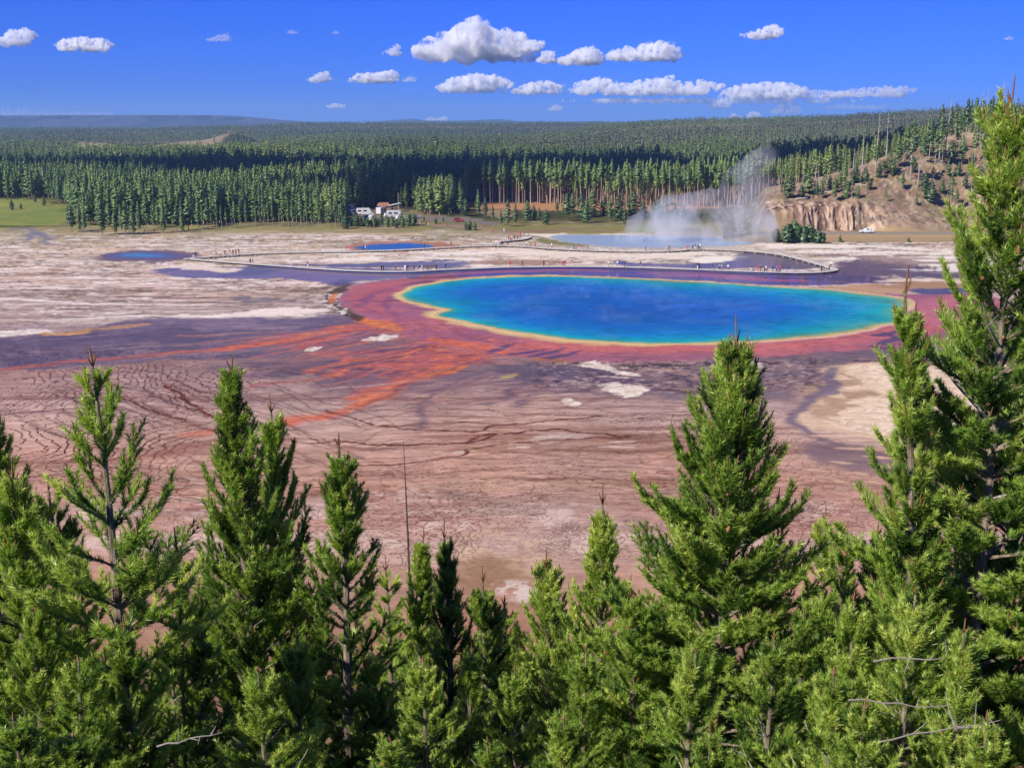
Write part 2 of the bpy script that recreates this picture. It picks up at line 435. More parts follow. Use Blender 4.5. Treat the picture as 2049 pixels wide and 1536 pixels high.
stroke([(1672, 738, 3), (1650, 756, 4), (1668, 768, 4), (1660, 784, 5), (1625, 800, 4), (1604, 818, 4), (1584, 842, 4), (1592, 860, 3), (1640, 876, 3)], C(112, 96, 112), soft=0.6, warp=1.5, fine=0.8, alpha=0.85, wet=0.4)
stroke([(1600, 868, 4), (1680, 884, 4), (1760, 904, 5), (1880, 918, 5)], C(120, 98, 100), soft=0.9, warp=2, fine=1.0, alpha=0.8, wet=0.3)
area([(1610, 870), (1700, 885), (1850, 905), (1950, 920), (1950, 960), (1780, 950), (1660, 920)], C(120, 98, 100), 2, 3, 1.2, 0.8, 0.4)
for p in [(1650, 872, 60), (1720, 880, 60), (1730, 897, 90), (1790, 915, 90), (1700, 925, 45), (1640, 940, 40), (1720, 945, 40), (1690, 962, 30), (1760, 965, 40), (1660, 955, 30)]:
    stroke([(p[0] - p[2] / 2, p[1] - 1.5, 2.0), (p[0], p[1], 3.5), (p[0] + p[2] / 2, p[1] + 2, 1.5)], C(214, 178, 148), soft=0.4, warp=0.8, fine=0.4, alpha=0.85, wet=0)
# --- red and orange mats
area([(1020, 545), (900, 547), (800, 555), (720, 568), (686, 580), (670, 594), (668, 606), (690, 626), (716, 640), (780, 660), (860, 684), (960, 702), (1020, 708), (1110, 722), (1220, 722), (1400, 717), (1560, 714), (1700, 706), (1800, 695), (1900, 680), (2000, 640), (2000, 588), (1860, 585), (1760, 590), (1500, 580), (1300, 600)], MAR, 1.6, 1.5, 0.6, 1, 0.30, col2=MAR2)
area([(1000, 690), (1130, 702), (1250, 706), (1400, 703), (1560, 698), (1700, 686), (1840, 670), (1950, 650), (1990, 600), (1860, 590), (1830, 650), (1700, 675), (1500, 690), (1300, 692), (1100, 680)], SAL * np.array([0.95, 0.86, 0.84]), 3, 1.5, 0.6, 0.8, 0.2)
area([(1840, 596), (1950, 592), (2000, 610), (1980, 650), (1880, 655), (1840, 640)], C(186, 112, 124), 3, 2, 1, 0.8, 0.25)
for pts in ([(690, 600), (720, 582), (780, 566), (850, 556)], [(740, 630), (700, 612), (705, 595), (740, 580), (800, 572)], [(760, 640), (740, 610), (760, 590), (790, 580)], [(800, 640), (840, 655), (900, 668), (960, 690)], [(860, 640), (930, 664), (1010, 684), (1100, 700)]):
    stroke(pts, C(186, 98, 92), 2.5, 1.6, 2.5, 1, 0.6)
    stroke([(x + 14, y + 5) for x, y in pts], C(118, 70, 104), 1.6, 1.2, 2.5, 1, 0.6)
stroke([(715, 602), (770, 604), (800, 600)], C(100, 40, 46), 1.0, 0.5, 1, 0.4, 0.7); stroke([(820, 618), (850, 618)], C(110, 50, 60), 1.0, 0.5, 1, 0.4, 0.7)
# west streak
stroke([(760, 656, 12), (700, 655, 12), (640, 668, 10), (581, 678, 9), (500, 691, 7), (444, 697, 5.5), (380, 704, 5), (308, 710, 4.5), (205, 718, 4), (100, 728, 4), (-60, 742, 4)], REDB, soft=1.4, warp=1.5, fine=0.8, alpha=0.95, wet=0.2)
stroke([(750, 648, 5), (690, 656, 8), (640, 668, 7), (575, 680, 4), (500, 692, 3), (420, 700, 2)], ORG, soft=1.4, warp=1.5, fine=1.2, alpha=0.85)
stroke([(560, 668, 3), (480, 676, 3), (350, 690, 2)], C(168, 112, 90), soft=1.2, alpha=0.6)
stroke([(82, 666, 4), (137, 666, 5), (180, 658, 4), (222, 654, 4), (300, 648, 2.5)], C(200, 150, 92), soft=0.9, warp=1.5, fine=1.2, alpha=0.9)
stroke([(350, 671, 1.5), (430, 668, 2), (560, 662, 1.5)], C(178, 120, 92), soft=0.8, alpha=0.7)
# delta south of the pool
area([(770, 655), (860, 676), (980, 698), (1030, 708), (1010, 716), (945, 728), (885, 748), (815, 764), (775, 768), (800, 745), (740, 735), (690, 735), (720, 715), (800, 702), (850, 688)], C(196, 98, 80), 4.5, 4, 2.4, 0.72, 0.2, col2=C(170, 92, 94))
for pts, c, hw in (([(900, 684), (830, 700), (760, 705), (690, 700), (620, 706)], C(184, 92, 82), 4), ([(880, 690), (800, 712), (740, 722), (680, 728), (600, 745)], C(206, 110, 72), 4),
                   ([(960, 704), (880, 722), (800, 735), (720, 740), (640, 752)], C(196, 96, 78), 5), ([(980, 712), (900, 728), (850, 740), (815, 748)], ORG, 5), ([(700, 702), (640, 712), (580, 715)], C(180, 100, 88), 3), ([(760, 742), (690, 755), (600, 762), (500, 770)], C(160, 86, 84), 3), ([(720, 655), (660, 672), (600, 690)], C(206, 96, 70), 4)):
    stroke(pts, c, hw, 1.6, 2.5, 1.2, 0.75)
for pts, hw in (([(960, 694), (880, 706), (800, 716), (745, 720)], 2), ([(930, 716), (850, 726), (780, 728), (700, 733)], 2.5), ([(850, 690), (780, 700), (700, 706)], 2.5), ([(800, 752), (700, 744), (640, 742)], 2.5), ([(1000, 702), (930, 712), (860, 720)], 1.5)):
    stroke(pts, C(72, 54, 78), hw, 1.2, 2.5, 1.0, 0.75, wet=0.5)
stroke([(890, 745, 7), (840, 755, 7), (795, 768, 8), (772, 785, 10), (748, 802, 9), (722, 815, 6)], ORG * 0.92, soft=1.3, warp=1.2, fine=0.9, alpha=0.9)
stroke([(900, 742, 2), (835, 756, 3), (786, 772, 3), (756, 794, 3), (724, 812, 2)], C(226, 132, 84), soft=0.6, warp=1.2, fine=0.9, alpha=0.7)
stroke([(880, 752, 1.5), (810, 770, 2), (785, 792, 2), (756, 808, 1.5)], C(120, 66, 66), soft=0.5, warp=1.2, fine=0.9, alpha=0.6)
stroke([(722, 815, 4), (680, 822, 4), (640, 830, 8), (590, 835, 9), (560, 850, 7)], C(206, 104, 74), soft=1.2, warp=1.2, alpha=0.85)
stroke([(690, 820, 3), (660, 830, 4), (560, 838, 3)], C(190, 96, 70), soft=1, alpha=0.7)
stroke([(470, 868, 7), (430, 868, 9), (380, 872, 6)], C(196, 108, 84), soft=1.6, warp=1.5, alpha=0.7)
stroke([(560, 880, 9), (460, 890, 12), (340, 905, 10), (270, 915, 6)], C(140, 82, 74), soft=2, warp=2, alpha=0.65)
area([(830, 742), (890, 730), (930, 726), (950, 735), (900, 748), (840, 752)], ORG2, 0.7, 1.5, 1.2, 0.85)
# fans of thin run-off threads
RF = np.random.default_rng(44)
def thread(a, b, bow, col, hw, alpha, n=5, wet=None):
    pts = []
    for i in range(n):
        f = i / (n - 1); w_ = math.sin(f * math.pi)
        pts.append((a[0] + (b[0] - a[0]) * f + RF.normal(0, 5), a[1] + (b[1] - a[1]) * f + bow * w_ + RF.normal(0, 1.5), hw * (0.35 + 0.9 * w_ * RF.uniform(.6, 1.2))))
    stroke(pts, col, soft=0.35 + hw * .12, warp=1.6, fine=0.5, alpha=alpha, wet=wet, it=2)
for k in range(46):
    s_ = RF.random(); a = (np.interp(s_, [0, .25, .5, .75, 1], [745, 800, 870, 945, 1020]), np.interp(s_, [0, .25, .5, .75, 1], [650, 664, 680, 693, 708]) + RF.uniform(0, 6))
    L_ = RF.uniform(.45, 1.1); b = (a[0] - L_ * (300 - 20 * s_), a[1] + L_ * (34 + 62 * s_) + RF.normal(0, 4))
    col = [C(120, 78, 92), C(206, 104, 84), C(196, 112, 100), C(92, 70, 90), C(224, 126, 74), C(150, 92, 98)][RF.integers(0, 6)]
    thread(a, b, RF.uniform(-8, 6), col, RF.uniform(.8, 2.2), RF.uniform(.45, .8))
for k in range(40):
    a = (RF.uniform(820, 1260), RF.uniform(735, 800)); L_ = RF.uniform(.5, 1.2); b = (a[0] - L_ * 280, a[1] + L_ * RF.uniform(15, 60))
    col = [C(96, 76, 92), C(186, 150, 138), C(118, 82, 86), C(200, 164, 150), C(134, 92, 88)][RF.integers(0, 5)]
    thread(a, b, RF.uniform(-4, 14), col, RF.uniform(.8, 2.6), RF.uniform(.35, .65))
for k in range(46):
    a = (RF.uniform(200, 720), RF.uniform(640, 735)); L_ = RF.uniform(120, 360); b = (a[0] - L_, a[1] + L_ * RF.uniform(.03, .11))
    thread(a, b, RF.uniform(-3, 3), [C(84, 70, 92), C(150, 130, 138), C(104, 88, 108), C(160, 136, 132)][RF.integers(0, 4)], RF.uniform(.6, 1.8), RF.uniform(.3, .55))
for k in range(60):
    a = (RF.uniform(350, 1500), RF.uniform(800, 1000)); L_ = RF.uniform(150, 480); b = (a[0] - L_, a[1] + RF.uniform(-12, 14))
    thread(a, b, RF.uniform(-10, 10), [C(104, 60, 50), C(208, 174, 156), C(128, 80, 66), C(216, 182, 160), C(96, 52, 44)][RF.integers(0, 5)], RF.uniform(.6, 1.6), RF.uniform(.35, .7))
for k in range(50):
    a = (RF.uniform(-40, 640), RF.uniform(540, 626)); L_ = RF.uniform(80, 300); b = (a[0] - L_, a[1] + RF.uniform(-4, 6))
    thread(a, b, RF.uniform(-3, 3), [WHT, C(100, 80, 66), C(226, 206, 190), C(124, 100, 86)][RF.integers(0, 4)], RF.uniform(.5, 1.5), RF.uniform(.5, .85))
for k in range(36):
    a = (RF.uniform(1300, 1760), RF.uniform(790, 1000)); L_ = RF.uniform(80, 260); b = (a[0] - L_, a[1] + RF.uniform(-12, 6))
    thread(a, b, RF.uniform(-4, 4), [C(120, 92, 92), C(186, 156, 148), C(104, 80, 84)][RF.integers(0, 3)], RF.uniform(.7, 1.8), RF.uniform(.35, .6))
for k in range(46):
    a = (RF.uniform(-20, 520), RF.uniform(738, 850)); L_ = RF.uniform(120, 380); b = (a[0] + L_, a[1] + L_ * RF.uniform(.12, .42))
    thread(a, b, RF.uniform(-22, 14), [C(78, 42, 42), C(100, 56, 48), C(70, 44, 56)][k % 3], RF.uniform(.45, .8), RF.uniform(.6, .95), n=7)
for k in range(30):
    a = (RF.uniform(640, 1250), RF.uniform(820, 930)); L_ = RF.uniform(160, 420); b = (a[0] + L_, a[1] + RF.uniform(-18, 14))
    thread(a, b, RF.uniform(-16, 16), [C(84, 44, 38), C(104, 60, 50)][k % 2], RF.uniform(.5, .9), RF.uniform(.6, .9), n=7)
# bright crusts along the old shoreline
stroke([(716, 638, 4), (745, 645, 5), (765, 652, 6), (792, 658, 3)], ORG2, soft=0.5, warp=0.6, fine=1.0, alpha=0.95)
stroke([(870, 676, 3), (920, 684, 5), (960, 694, 6), (990, 699, 6), (1005, 703, 4), (1022, 708, 4)], ORG, soft=0.8, warp=0.6, fine=1.4, alpha=0.9)
stroke([(1022, 708, 3), (1060, 713, 3), (1090, 716, 4), (1148, 724, 5)], C(170, 112, 58), soft=0.5, warp=0.6, fine=1.0, alpha=0.8, brk=n4 + 0.3)
area([(870, 690), (980, 700), (960, 720), (880, 742), (840, 740), (860, 715)], ORG, 2, 3, 2.0, 0.55, brk=n4 + 0.2)
# dark fingers in the red band
for a, b, c in (((1035, 685), (1010, 695), (985, 702)), ((1098, 697), (1065, 703), (1025, 708)), ((1135, 695), (1105, 704), (1068, 712)), ((1165, 700), (1140, 708), (1105, 716)), ((1800, 660), (1780, 668), (1755, 672)), ((1800, 670), (1785, 680), (1765, 688)), ((1765, 664), (1790, 674), (1810, 682)), ((1740, 690), (1755, 696), (1770, 699))):
    stroke([(*a, 0.8), (*b, 3), (*c, 3.5)], C(88, 66, 92), soft=0.6, warp=0.6, fine=0.4, alpha=0.9, wet=0.5)
area([(1040, 712), (1110, 724), (1230, 726), (1300, 760), (1180, 775), (1080, 765), (1010, 735)], C(94, 80, 92), 2, 3, 1.5, 0.75, 0.4)
stroke([(1240, 728, 3), (1300, 732, 4), (1420, 730, 4), (1560, 722, 3), (1680, 722, 2), (1760, 725, 3)], C(58, 46, 48), soft=0.5, warp=0.8, fine=1.6, alpha=0.85, brk=n1 + n4 + .2)
stroke([(1240, 733, 2), (1380, 735, 2), (1500, 730, 2), (1600, 727, 2)], C(206, 180, 158), soft=0.3, warp=0.8, fine=1.2, alpha=0.8, brk=n1 + n4 - .2)
stroke([(1290, 778, 1.5), (1340, 782, 4), (1400, 784, 3), (1460, 780, 2)], C(70, 52, 50), soft=0.5, warp=0.6, fine=0.8, alpha=0.8)
for pts in ([(1100, 760), (1060, 780), (1040, 800), (1000, 812)], [(1160, 778), (1100, 790), (1060, 815)], [(960, 770), (900, 790), (860, 815), (840, 850)], [(1330, 740), (1360, 760), (1420, 775), (1480, 790)], [(1000, 750), (930, 768), (880, 790)], [(1280, 742), (1240, 760), (1200, 762)]):
    stroke(pts, C(84, 66, 82), 4, 1.2, 2.5, 1.0, 0.7, wet=0.4)
    stroke([(x + 20, y - 6) for x, y in pts], C(178, 138, 128), 3, 1.2, 2.5, 1.0, 0.55)
idx = near(world(np.array([(1040, 715), (1800, 715), (1800, 800), (1040, 800)], float)), 2); cz = sstep(GPY[idx], 718, 726) * (1 - sstep(GPY[idx], 770, 800)) * sstep(GPX[idx], 1030, 1100) * (1 - sstep(GPX[idx], 1600, 1700))
sp_ = fbm(GX[idx] / .9, GY[idx] / .9, 801, 3) + .5 * n4[idx]
mix(idx, C(60, 48, 52), sstep(sp_, .35, .7) * cz * .75); mix(idx, C(196, 172, 160), sstep(-sp_, .5, .8) * cz * .6)
# white islands
area([(1165, 724), (1195, 722), (1222, 735), (1290, 750), (1270, 752), (1215, 742), (1180, 738)], WHT, 0.35, 0.8, 0.7, 1, 0); stroke([(1210, 750, 2), (1255, 753, 2)], WHT, soft=0.4, alpha=.9)
area([(1199, 772), (1225, 765), (1262, 767), (1284, 775), (1280, 788), (1250, 799), (1215, 786)], WHT, 0.3, 0.5, 0.7, 1, 0)
area([(1127, 808), (1133, 795), (1163, 805), (1148, 811)], WHT, 0.22, 0.3, 0.4, 1, 0)
area([(1478, 728), (1520, 722), (1530, 735), (1500, 742)], WHT, 0.4, 0.6, 0.5, 0.85, 0)
area([(715, 680), (760, 672), (800, 668), (795, 676), (750, 683)], WHT, 0.4, 0.5, 0.7, 1, 0)
area([(607, 699), (630, 694), (652, 693), (632, 702)], WHT, 0.3, 0.4, 0.5, 1, 0)
area([(1010, 752), (1040, 744), (1050, 750), (1020, 760)], C(196, 170, 120), 0.6, 0.6, 0.6, 0.8, 0)
area([(-60, 662), (40, 658), (122, 655), (90, 664), (40, 672), (-60, 678)], WHT, 0.6, 1.0, 0.9, 1, 0)
area([(340, 630), (430, 628), (512, 619), (580, 616), (648, 619), (640, 627), (540, 632), (430, 634)], C(236, 216, 198), 0.6, 1.0, 0.9, 1, 0)
stroke([(-40, 596, 1.5), (60, 598, 2.5), (120, 604, 2), (190, 610, 1.5), (300, 612, 1.5), (450, 606, 1)], WHT, soft=0.7, warp=1.5, fine=1.0, alpha=0.9)
stroke([(100, 638, 1), (200, 634, 2), (300, 631, 1.5)], WHT, soft=0.5, alpha=.7); stroke([(-40, 646, 1.5), (100, 640, 1.5), (180, 638, 1)], C(220, 196, 176), soft=0.5, alpha=.8)
stroke([(-40, 642, 1), (40, 634, 1.5), (180, 634, 1), (300, 628, 1)], C(86, 66, 56), soft=0.6, alpha=.7); stroke([(-40, 622, 1), (90, 616, 1.2), (220, 624, 1)], C(108, 84, 72), soft=0.6, alpha=.7)
area([(1050, 880), (1150, 868), (1200, 866), (1190, 880), (1120, 888), (1060, 890)], C(194, 170, 160), 1.5, 1, 1, 0.7)
for p in ((935, 905, 40), (975, 870, 0), (1110, 875, 70), (1250, 884, 50), (1235, 895, 60), (1040, 898, 40)):
    if p[2]: stroke([(p[0] - p[2] / 2, p[1], 1.2), (p[0], p[1] - 1, 2.2), (p[0] + p[2] / 2, p[1] - 2, 1.2)], C(226, 206, 194), soft=0.25, warp=0.5, fine=0.3, alpha=.8)
mix(ALL, C(206, 190, 176), sstep(nA + n1, .3, .9) * .5 * sstep(GPY, 455, 480) * (1 - sstep(GPY, 520, 540)))
whm = sstep(COLR.min(1), C(0, 0, 165)[2], C(0, 0, 190)[2]) * (GPY > 640); mix(ALL, C(178, 150, 130), whm * sstep(nA + .6 * n1, .15, .6) * .6); mix(ALL, C(120, 96, 84), whm * ridge(4, 1.0, 771, .07) * .6)
# long cracks in the middle
for pts, hw in (([(618, 886), (680, 880), (760, 888), (860, 888), (905, 885), (930, 888), (960, 882), (985, 872)], 2.2), ([(760, 850), (830, 858), (890, 862), (950, 866), (968, 855), (1010, 850), (1080, 846), (1160, 840), (1200, 832)], 1.8), ([(930, 886), (942, 876), (965, 870), (1020, 872), (1080, 862), (1140, 858), (1200, 866), (1260, 874)], 1.9),
                ([(690, 928), (790, 932), (840, 926), (900, 918), (950, 908), (945, 900)], 1.8), ([(960, 898), (1000, 894), (1040, 886), (1120, 884), (1250, 874)], 1.5), ([(740, 848), (700, 838), (650, 820)], 1.4), ([(220, 785), (260, 800), (300, 815), (330, 830), (380, 838)], 1.8), ([(330, 770), (390, 800), (420, 830), (440, 845)], 1.7)):
    stroke([(x + random.uniform(-3, 3), y + random.uniform(-1.5, 1.5)) for x, y in wpts(pts, False, 1)], C(84, 38, 34), hw, 0.14, 1.0, 0.5, 0.9, it=1)
stroke([(-40, 834, 1.4), (170, 815, 1.2)], C(76, 52, 64), soft=0.1, warp=0.05, fine=0.02, alpha=.9); stroke([(-20, 960, 1.5), (60, 954, 1.4), (150, 945, 1.2)], C(84, 44, 60), soft=0.08, warp=0.05, fine=0.02, alpha=.9)
# flow streaks and mottling through the wet and red ground
rz = sstep(GPY, 560, 640) * (1 - sstep(GPY, 800, 860)) * (1 - sstep(GPX, 1300, 1700) * (GPY > 720))
mix(ALL, C(88, 72, 88), ridge(15, 2.4, 701, .14) * sstep(n12, -.3, .4) * rz * .5 * (GPY > 640))
mix(ALL, C(190, 146, 132), ridge(12, 1.8, 711, .12) * sstep(-n12, -.3, .4) * rz * .45 * (GPY > 640))
mix(ALL, C(70, 56, 70), ridge(9, 1.1, 721, .08) * rz * .4 * (GPY > 640))
redm = sstep(COLR[:, 0] / (COLR[:, 1] + 1e-3), 2.2, 3.6) * (GPY > 560)
mix(ALL, C(236, 140, 84), ridge(7, 1.3, 731, .14) * redm * .5 * (GPY > 640) * (GPX < 1060)); mix(ALL, C(134, 70, 76), ridge(8, 1.6, 741, .18) * redm * .5 * (GPX < 1060) * (GPY > 640)); mix(ALL, C(190, 112, 118), ridge(22, 7, 751, .16) * redm * .4 * (GPY < 690)); mix(ALL, C(120, 78, 100), ridge(24, 8, 752, .12) * redm * .45 * (GPY < 690))
COLR *= (1 + (.10 * fbm(GX / 2.2, GY / .8, 761, 3) + .08 * nA) * sstep(GPY, 560, 640) * (1 - sstep(GPY, 1000, 1060)))[:, None]
# --- water strips behind the main pool
area([(300, 536), (480, 533), (560, 531), (760, 541), (900, 538), (960, 536), (950, 546), (760, 558), (690, 574), (650, 566), (560, 556), (420, 558), (330, 556), (350, 545)], WBL, 1.5, 2.5, 1.2, 1, 0.85, col2=PURP)
area([(900, 541), (1000, 534), (1200, 535), (1400, 539), (1600, 546), (1700, 543), (1780, 560), (1700, 566), (1640, 572), (1520, 569), (1360, 560), (1160, 552), (1000, 552), (900, 556)], C(92, 76, 112), 1.2, 1.5, 0.8, 1, 0.9, col2=C(104, 80, 116))
stroke([(860, 552, 3), (940, 545, 3), (1040, 543, 3), (1130, 540, 3), (1200, 543, 2)], C(176, 96, 112), soft=1.6, warp=2, alpha=.75, wet=0.7)
stroke([(1330, 552, 2), (1420, 550, 3), (1520, 558, 4), (1600, 561, 3)], C(176, 92, 112), soft=1.8, warp=2, alpha=.75, wet=0.7); stroke([(1280, 548, 2), (1350, 545, 2.5), (1430, 545, 1.5)], C(160, 88, 112), soft=1.5, warp=2, alpha=.6, wet=0.7)
stroke([(830, 556, 2), (870, 556, 3), (930, 550, 2)], C(92, 66, 36), soft=0.8, warp=1, alpha=.8)
stroke([(820, 566, 1), (860, 563, 1.2), (920, 562, 0.8)], C(104, 50, 58), soft=0.6, alpha=.8)
area([(560, 530), (640, 527), (760, 524), (930, 521), (960, 527), (920, 533), (860, 537), (740, 536), (620, 532)], WBL * 1.1, 1.5, 2.5, 1.2, 0.95, 0.8)
area([(1230, 520), (1290, 526), (1370, 527), (1440, 525), (1490, 512), (1500, 503), (1560, 508), (1640, 528), (1650, 538), (1560, 541), (1400, 536), (1230, 532)], WBL, 1.5, 2.5, 1.2, 1, 0.85, col2=C(104, 90, 116))
area([(1650, 524), (1700, 516), (1800, 528), (1900, 540), (2000, 548), (2000, 556), (1860, 554), (1760, 556), (1680, 546)], C(100, 84, 104), 2, 3, 1.5, 1, 0.7)
area([(1640, 505), (1720, 500), (1860, 512), (1960, 530), (1860, 540), (1740, 528), (1660, 520)], C(140, 114, 104), 2, 4, 2, 0.7, 0.4)
wst = sstep(fbm(GX / 16, GY / 6 + .3 * WY, 121, 4) + .2 * n1, 0.02, 0.3)
for z in ([(1480, 486), (1700, 488), (1960, 500), (2000, 545), (1850, 545), (1720, 530), (1600, 508)], [(380, 516), (620, 508), (1000, 495), (1440, 503), (1500, 520), (1200, 518), (1000, 524), (700, 524), (520, 526)]):
    P = world(wpts(z)); idx = near(P, 8); mix(idx, C(240, 226, 206), sstep(sdist(P, GX[idx], GY[idx]), -5, 5) * wst[idx] * 0.9); WET[idx] *= 1 - sstep(sdist(P, GX[idx], GY[idx]), -5, 5) * wst[idx]
area([(960, 500), (1040, 498), (1200, 506), (1360, 505), (1420, 512), (1300, 517), (1150, 517), (1000, 512)], C(236, 218, 194), 2, 4, 2, 0.85, 0)
area([(950, 522), (1040, 516), (1140, 520), (1130, 528), (1020, 531), (960, 530)], C(160, 126, 104), 2, 3, 1.5, 0.8, 0.1)
area([(960, 528), (990, 531), (985, 534), (940, 534), (930, 531)], C(238, 222, 202), 1, 1, 1, 0.9, 0); area([(1370, 524), (1400, 515), (1450, 513), (1487, 519), (1470, 526), (1420, 528)], C(240, 228, 208), 1.2, 1.5, 1, 1, 0); area([(1165, 523), (1205, 521), (1200, 528), (1170, 529)], C(236, 216, 190), 1, 1, 1, .9, 0)
area([(420, 540), (470, 545), (490, 537), (420, 530), (330, 528), (320, 533)], C(232, 212, 192), 1.5, 2.5, 1.5, 0.9, 0)
area([(1640, 580), (1690, 566), (1800, 562), (1930, 566), (1900, 578), (1800, 583), (1730, 590)], C(170, 132, 98), 2, 2, 1.2, 1, 0.1, col2=C(190, 150, 116))
stroke([(1740, 561, 2), (1860, 558, 3), (1960, 562, 3)], C(232, 206, 180), soft=1, alpha=.85)
area([(1790, 580), (1850, 576), (1960, 574), (1960, 588), (1840, 590)], C(82, 78, 122), 1.2, 1.5, 0.8, 0.95, 0.8)
# crust at the outlet, west edge of the red ring
stroke([(716, 640, 3), (690, 628, 4), (668, 615, 4), (655, 600, 4), (670, 585, 3), (700, 570, 2)], BRN * 0.7, soft=0.8, warp=0.6, fine=0.8, alpha=.9)
stroke([(610, 580, 2), (660, 576, 4), (700, 564, 3)], BRN, soft=1.5, warp=2, fine=1.5, alpha=.7, brk=n4 + .4)
stroke([(690, 630, 2), (675, 620, 3), (655, 602, 4), (668, 588, 3)], WHT, soft=0.5, warp=0.6, fine=1.2, alpha=.8, brk=n1 + .2); stroke([(663, 606, 1.4), (666, 596, 1.6), (672, 588, 1)], C(206, 120, 60), soft=0.5, warp=0.3, fine=0.6, alpha=.8)
area([(430, 602), (540, 596), (650, 598), (655, 612), (560, 608), (470, 610)], C(106, 96, 104), 2, 3, 2, 0.7, 0.4, brk=n4 + .5); area([(430, 585), (560, 575), (650, 578), (640, 592), (520, 596)], C(122, 96, 70), 3, 3, 2, 0.55, brk=n4 + .3)
# upper left brook
for pts in ([(0, 456), (50, 458), (70, 464), (40, 476), (30, 482)], [(60, 462), (90, 478), (110, 487)]): stroke(pts, C(120, 116, 128), 2, 1.0, 5, 3, .8, wet=.4, brk=n4 + .5)
# --- small pools: stained shores
RIMP = {}
POOL = dict(
    main=[(800, 587), (812, 581), (830, 574), (870, 566), (919, 559), (970, 555), (1022, 553), (1110, 552), (1193, 554), (1290, 558), (1349, 562), (1440, 566), (1520, 571), (1600, 576), (1657, 579), (1710, 585), (1759, 590), (1800, 595), (1822, 600), (1826, 612), (1810, 622), (1800, 630), (1826, 638), (1818, 646), (1780, 650), (1759, 652), (1725, 661), (1691, 668), (1640, 674), (1588, 678), (1520, 683), (1451, 685), (1349, 687), (1270, 686), (1193, 684), (1124, 678), (1080, 671), (1039, 665), (1010, 661), (988, 657), (950, 647), (916, 641), (900, 637), (882, 634), (872, 629), (885, 624), (899, 620), (880, 615), (845, 609), (818, 602), (804, 595)],
    turq=[(703, 496), (730, 490), (780, 486), (830, 486), (862, 489), (872, 494), (850, 497), (800, 500), (730, 501)],
    opal=[(196, 511), (230, 505), (290, 502), (340, 504), (380, 510), (375, 516), (330, 519), (270, 520), (215, 518)],
    lake=[(1090, 471), (1160, 468), (1250, 470), (1340, 472), (1430, 474), (1500, 478), (1520, 486), (1490, 492), (1400, 495), (1300, 498), (1230, 496), (1165, 490), (1120, 482)])


def pool(key, it=2): return world(wpts(POOL[key], True, it))


area([(680, 494), (730, 484), (800, 481), (870, 484), (905, 491), (880, 499), (800, 503), (720, 504)], C(168, 104, 72), 1.5, 3, 2, 0.8, 0.2)
area([(180, 512), (230, 500), (300, 498), (370, 503), (400, 512), (380, 520), (270, 524), (200, 521)], C(110, 88, 96), 2.5, 3, 2, 0.9, 0.5)
area([(1050, 470), (1120, 466), (1180, 466), (1330, 468), (1250, 472), (1150, 476), (1090, 474)], C(232, 216, 190), 1, 2, 1, 0.9, 0); area([(1070, 476), (1120, 478), (1180, 490), (1150, 494), (1080, 486)], C(120, 118, 62), 1.5, 2, 1.5, 0.8, 0)
# rim of the main pool
Pm = pool('main'); im = near(Pm, 14)
dmain = sdist(Pm, GX[im] + 0.5 * wx[im], GY[im] + 0.8 * wy[im])
wrim = np.interp(GPX[im], [780, 860, 900, 1100, 1300, 1500, 1700, 1840], [1.6, 2.3, 3.3, 2.9, 2.1, 1.7, 1.5, 1.0]) * np.where(GPY[im] < 612, 0.75, 1.0) * (1 + 0.35 * wx[im])
rimc = np.where((GPX[im] > 1500)[:, None], C(216, 170, 146), TAN)
f = (1 - sstep(-dmain, wrim * 0.7, wrim * 1.5)) * (dmain < 3)
mix(im, rimc, f); WET[im] *= 1 - 0.8 * f
f2 = sstep(-dmain, wrim * 0.1, wrim * 0.35) * (1 - sstep(-dmain, wrim * 0.4, wrim * 0.75)); mix(im, C(228, 200, 150), f2 * 0.7)
# --- meadow, road fields and forest floor beyond the flats
wfar = 1 - sstep(GPY, 432, 452)
mix(ALL, C(86, 80, 46), wfar * 0.9)
mix(ALL, C(58, 64, 34), wfar * sstep(n12, -0.2, 0.4) * 0.8)
area([(-300, 398), (60, 397), (110, 404), (150, 420), (150, 450), (60, 452), (-300, 452)], C(140, 142, 70), 3, 6, 2, 1, 0, col2=C(122, 134, 66)); area([(-100, 404), (40, 402), (60, 414), (-100, 420)], C(166, 158, 76), 8, 8, 3, .6)
stroke([(-100, 452, 1.6), (60, 452.5, 1.6), (135, 453, 1.2)], C(60, 56, 30), soft=1, alpha=.8)
area([(700, 438), (720, 418), (830, 418), (850, 430), (960, 436), (1000, 446), (960, 458), (850, 456), (830, 450), (760, 446)], C(140, 122, 92), 2, 3, 2, 0.95, 0, col2=C(120, 116, 74))
area([(830, 434), (900, 434), (950, 436), (1010, 448), (990, 452), (930, 442), (850, 440)], C(126, 116, 108), 1.5, 1, 1, 0.9, 0)
area([(890, 400), (905, 378), (940, 374), (948, 380), (930, 392), (905, 402)], C(128, 122, 116), 2, 2, 1, 1, 0)
area([(940, 420), (960, 400), (1100, 396), (1320, 398), (1520, 402), (1520, 418), (1300, 420), (1100, 422)], C(190, 138, 96), 6, 8, 3, 0.9, 0); area([(950, 424), (1010, 420), (1040, 430), (1000, 438)], C(170, 138, 108), 2, 2, 1, .9)
area([(950, 452), (1040, 450), (1180, 456), (1320, 462), (1320, 470), (1150, 468), (1030, 466)], C(140, 112, 82), 2, 3, 2, .8, 0, col2=C(130, 128, 62)); area([(1230, 452), (1330, 456), (1320, 464), (1240, 462)], C(128, 138, 56), 2, 2, 1.5, .8)
stroke([(860, 448, 2), (960, 458, 2), (1020, 466, 2), (1060, 476, 2), (1000, 487, 2)], C(160, 132, 104), soft=1.2, alpha=.8)

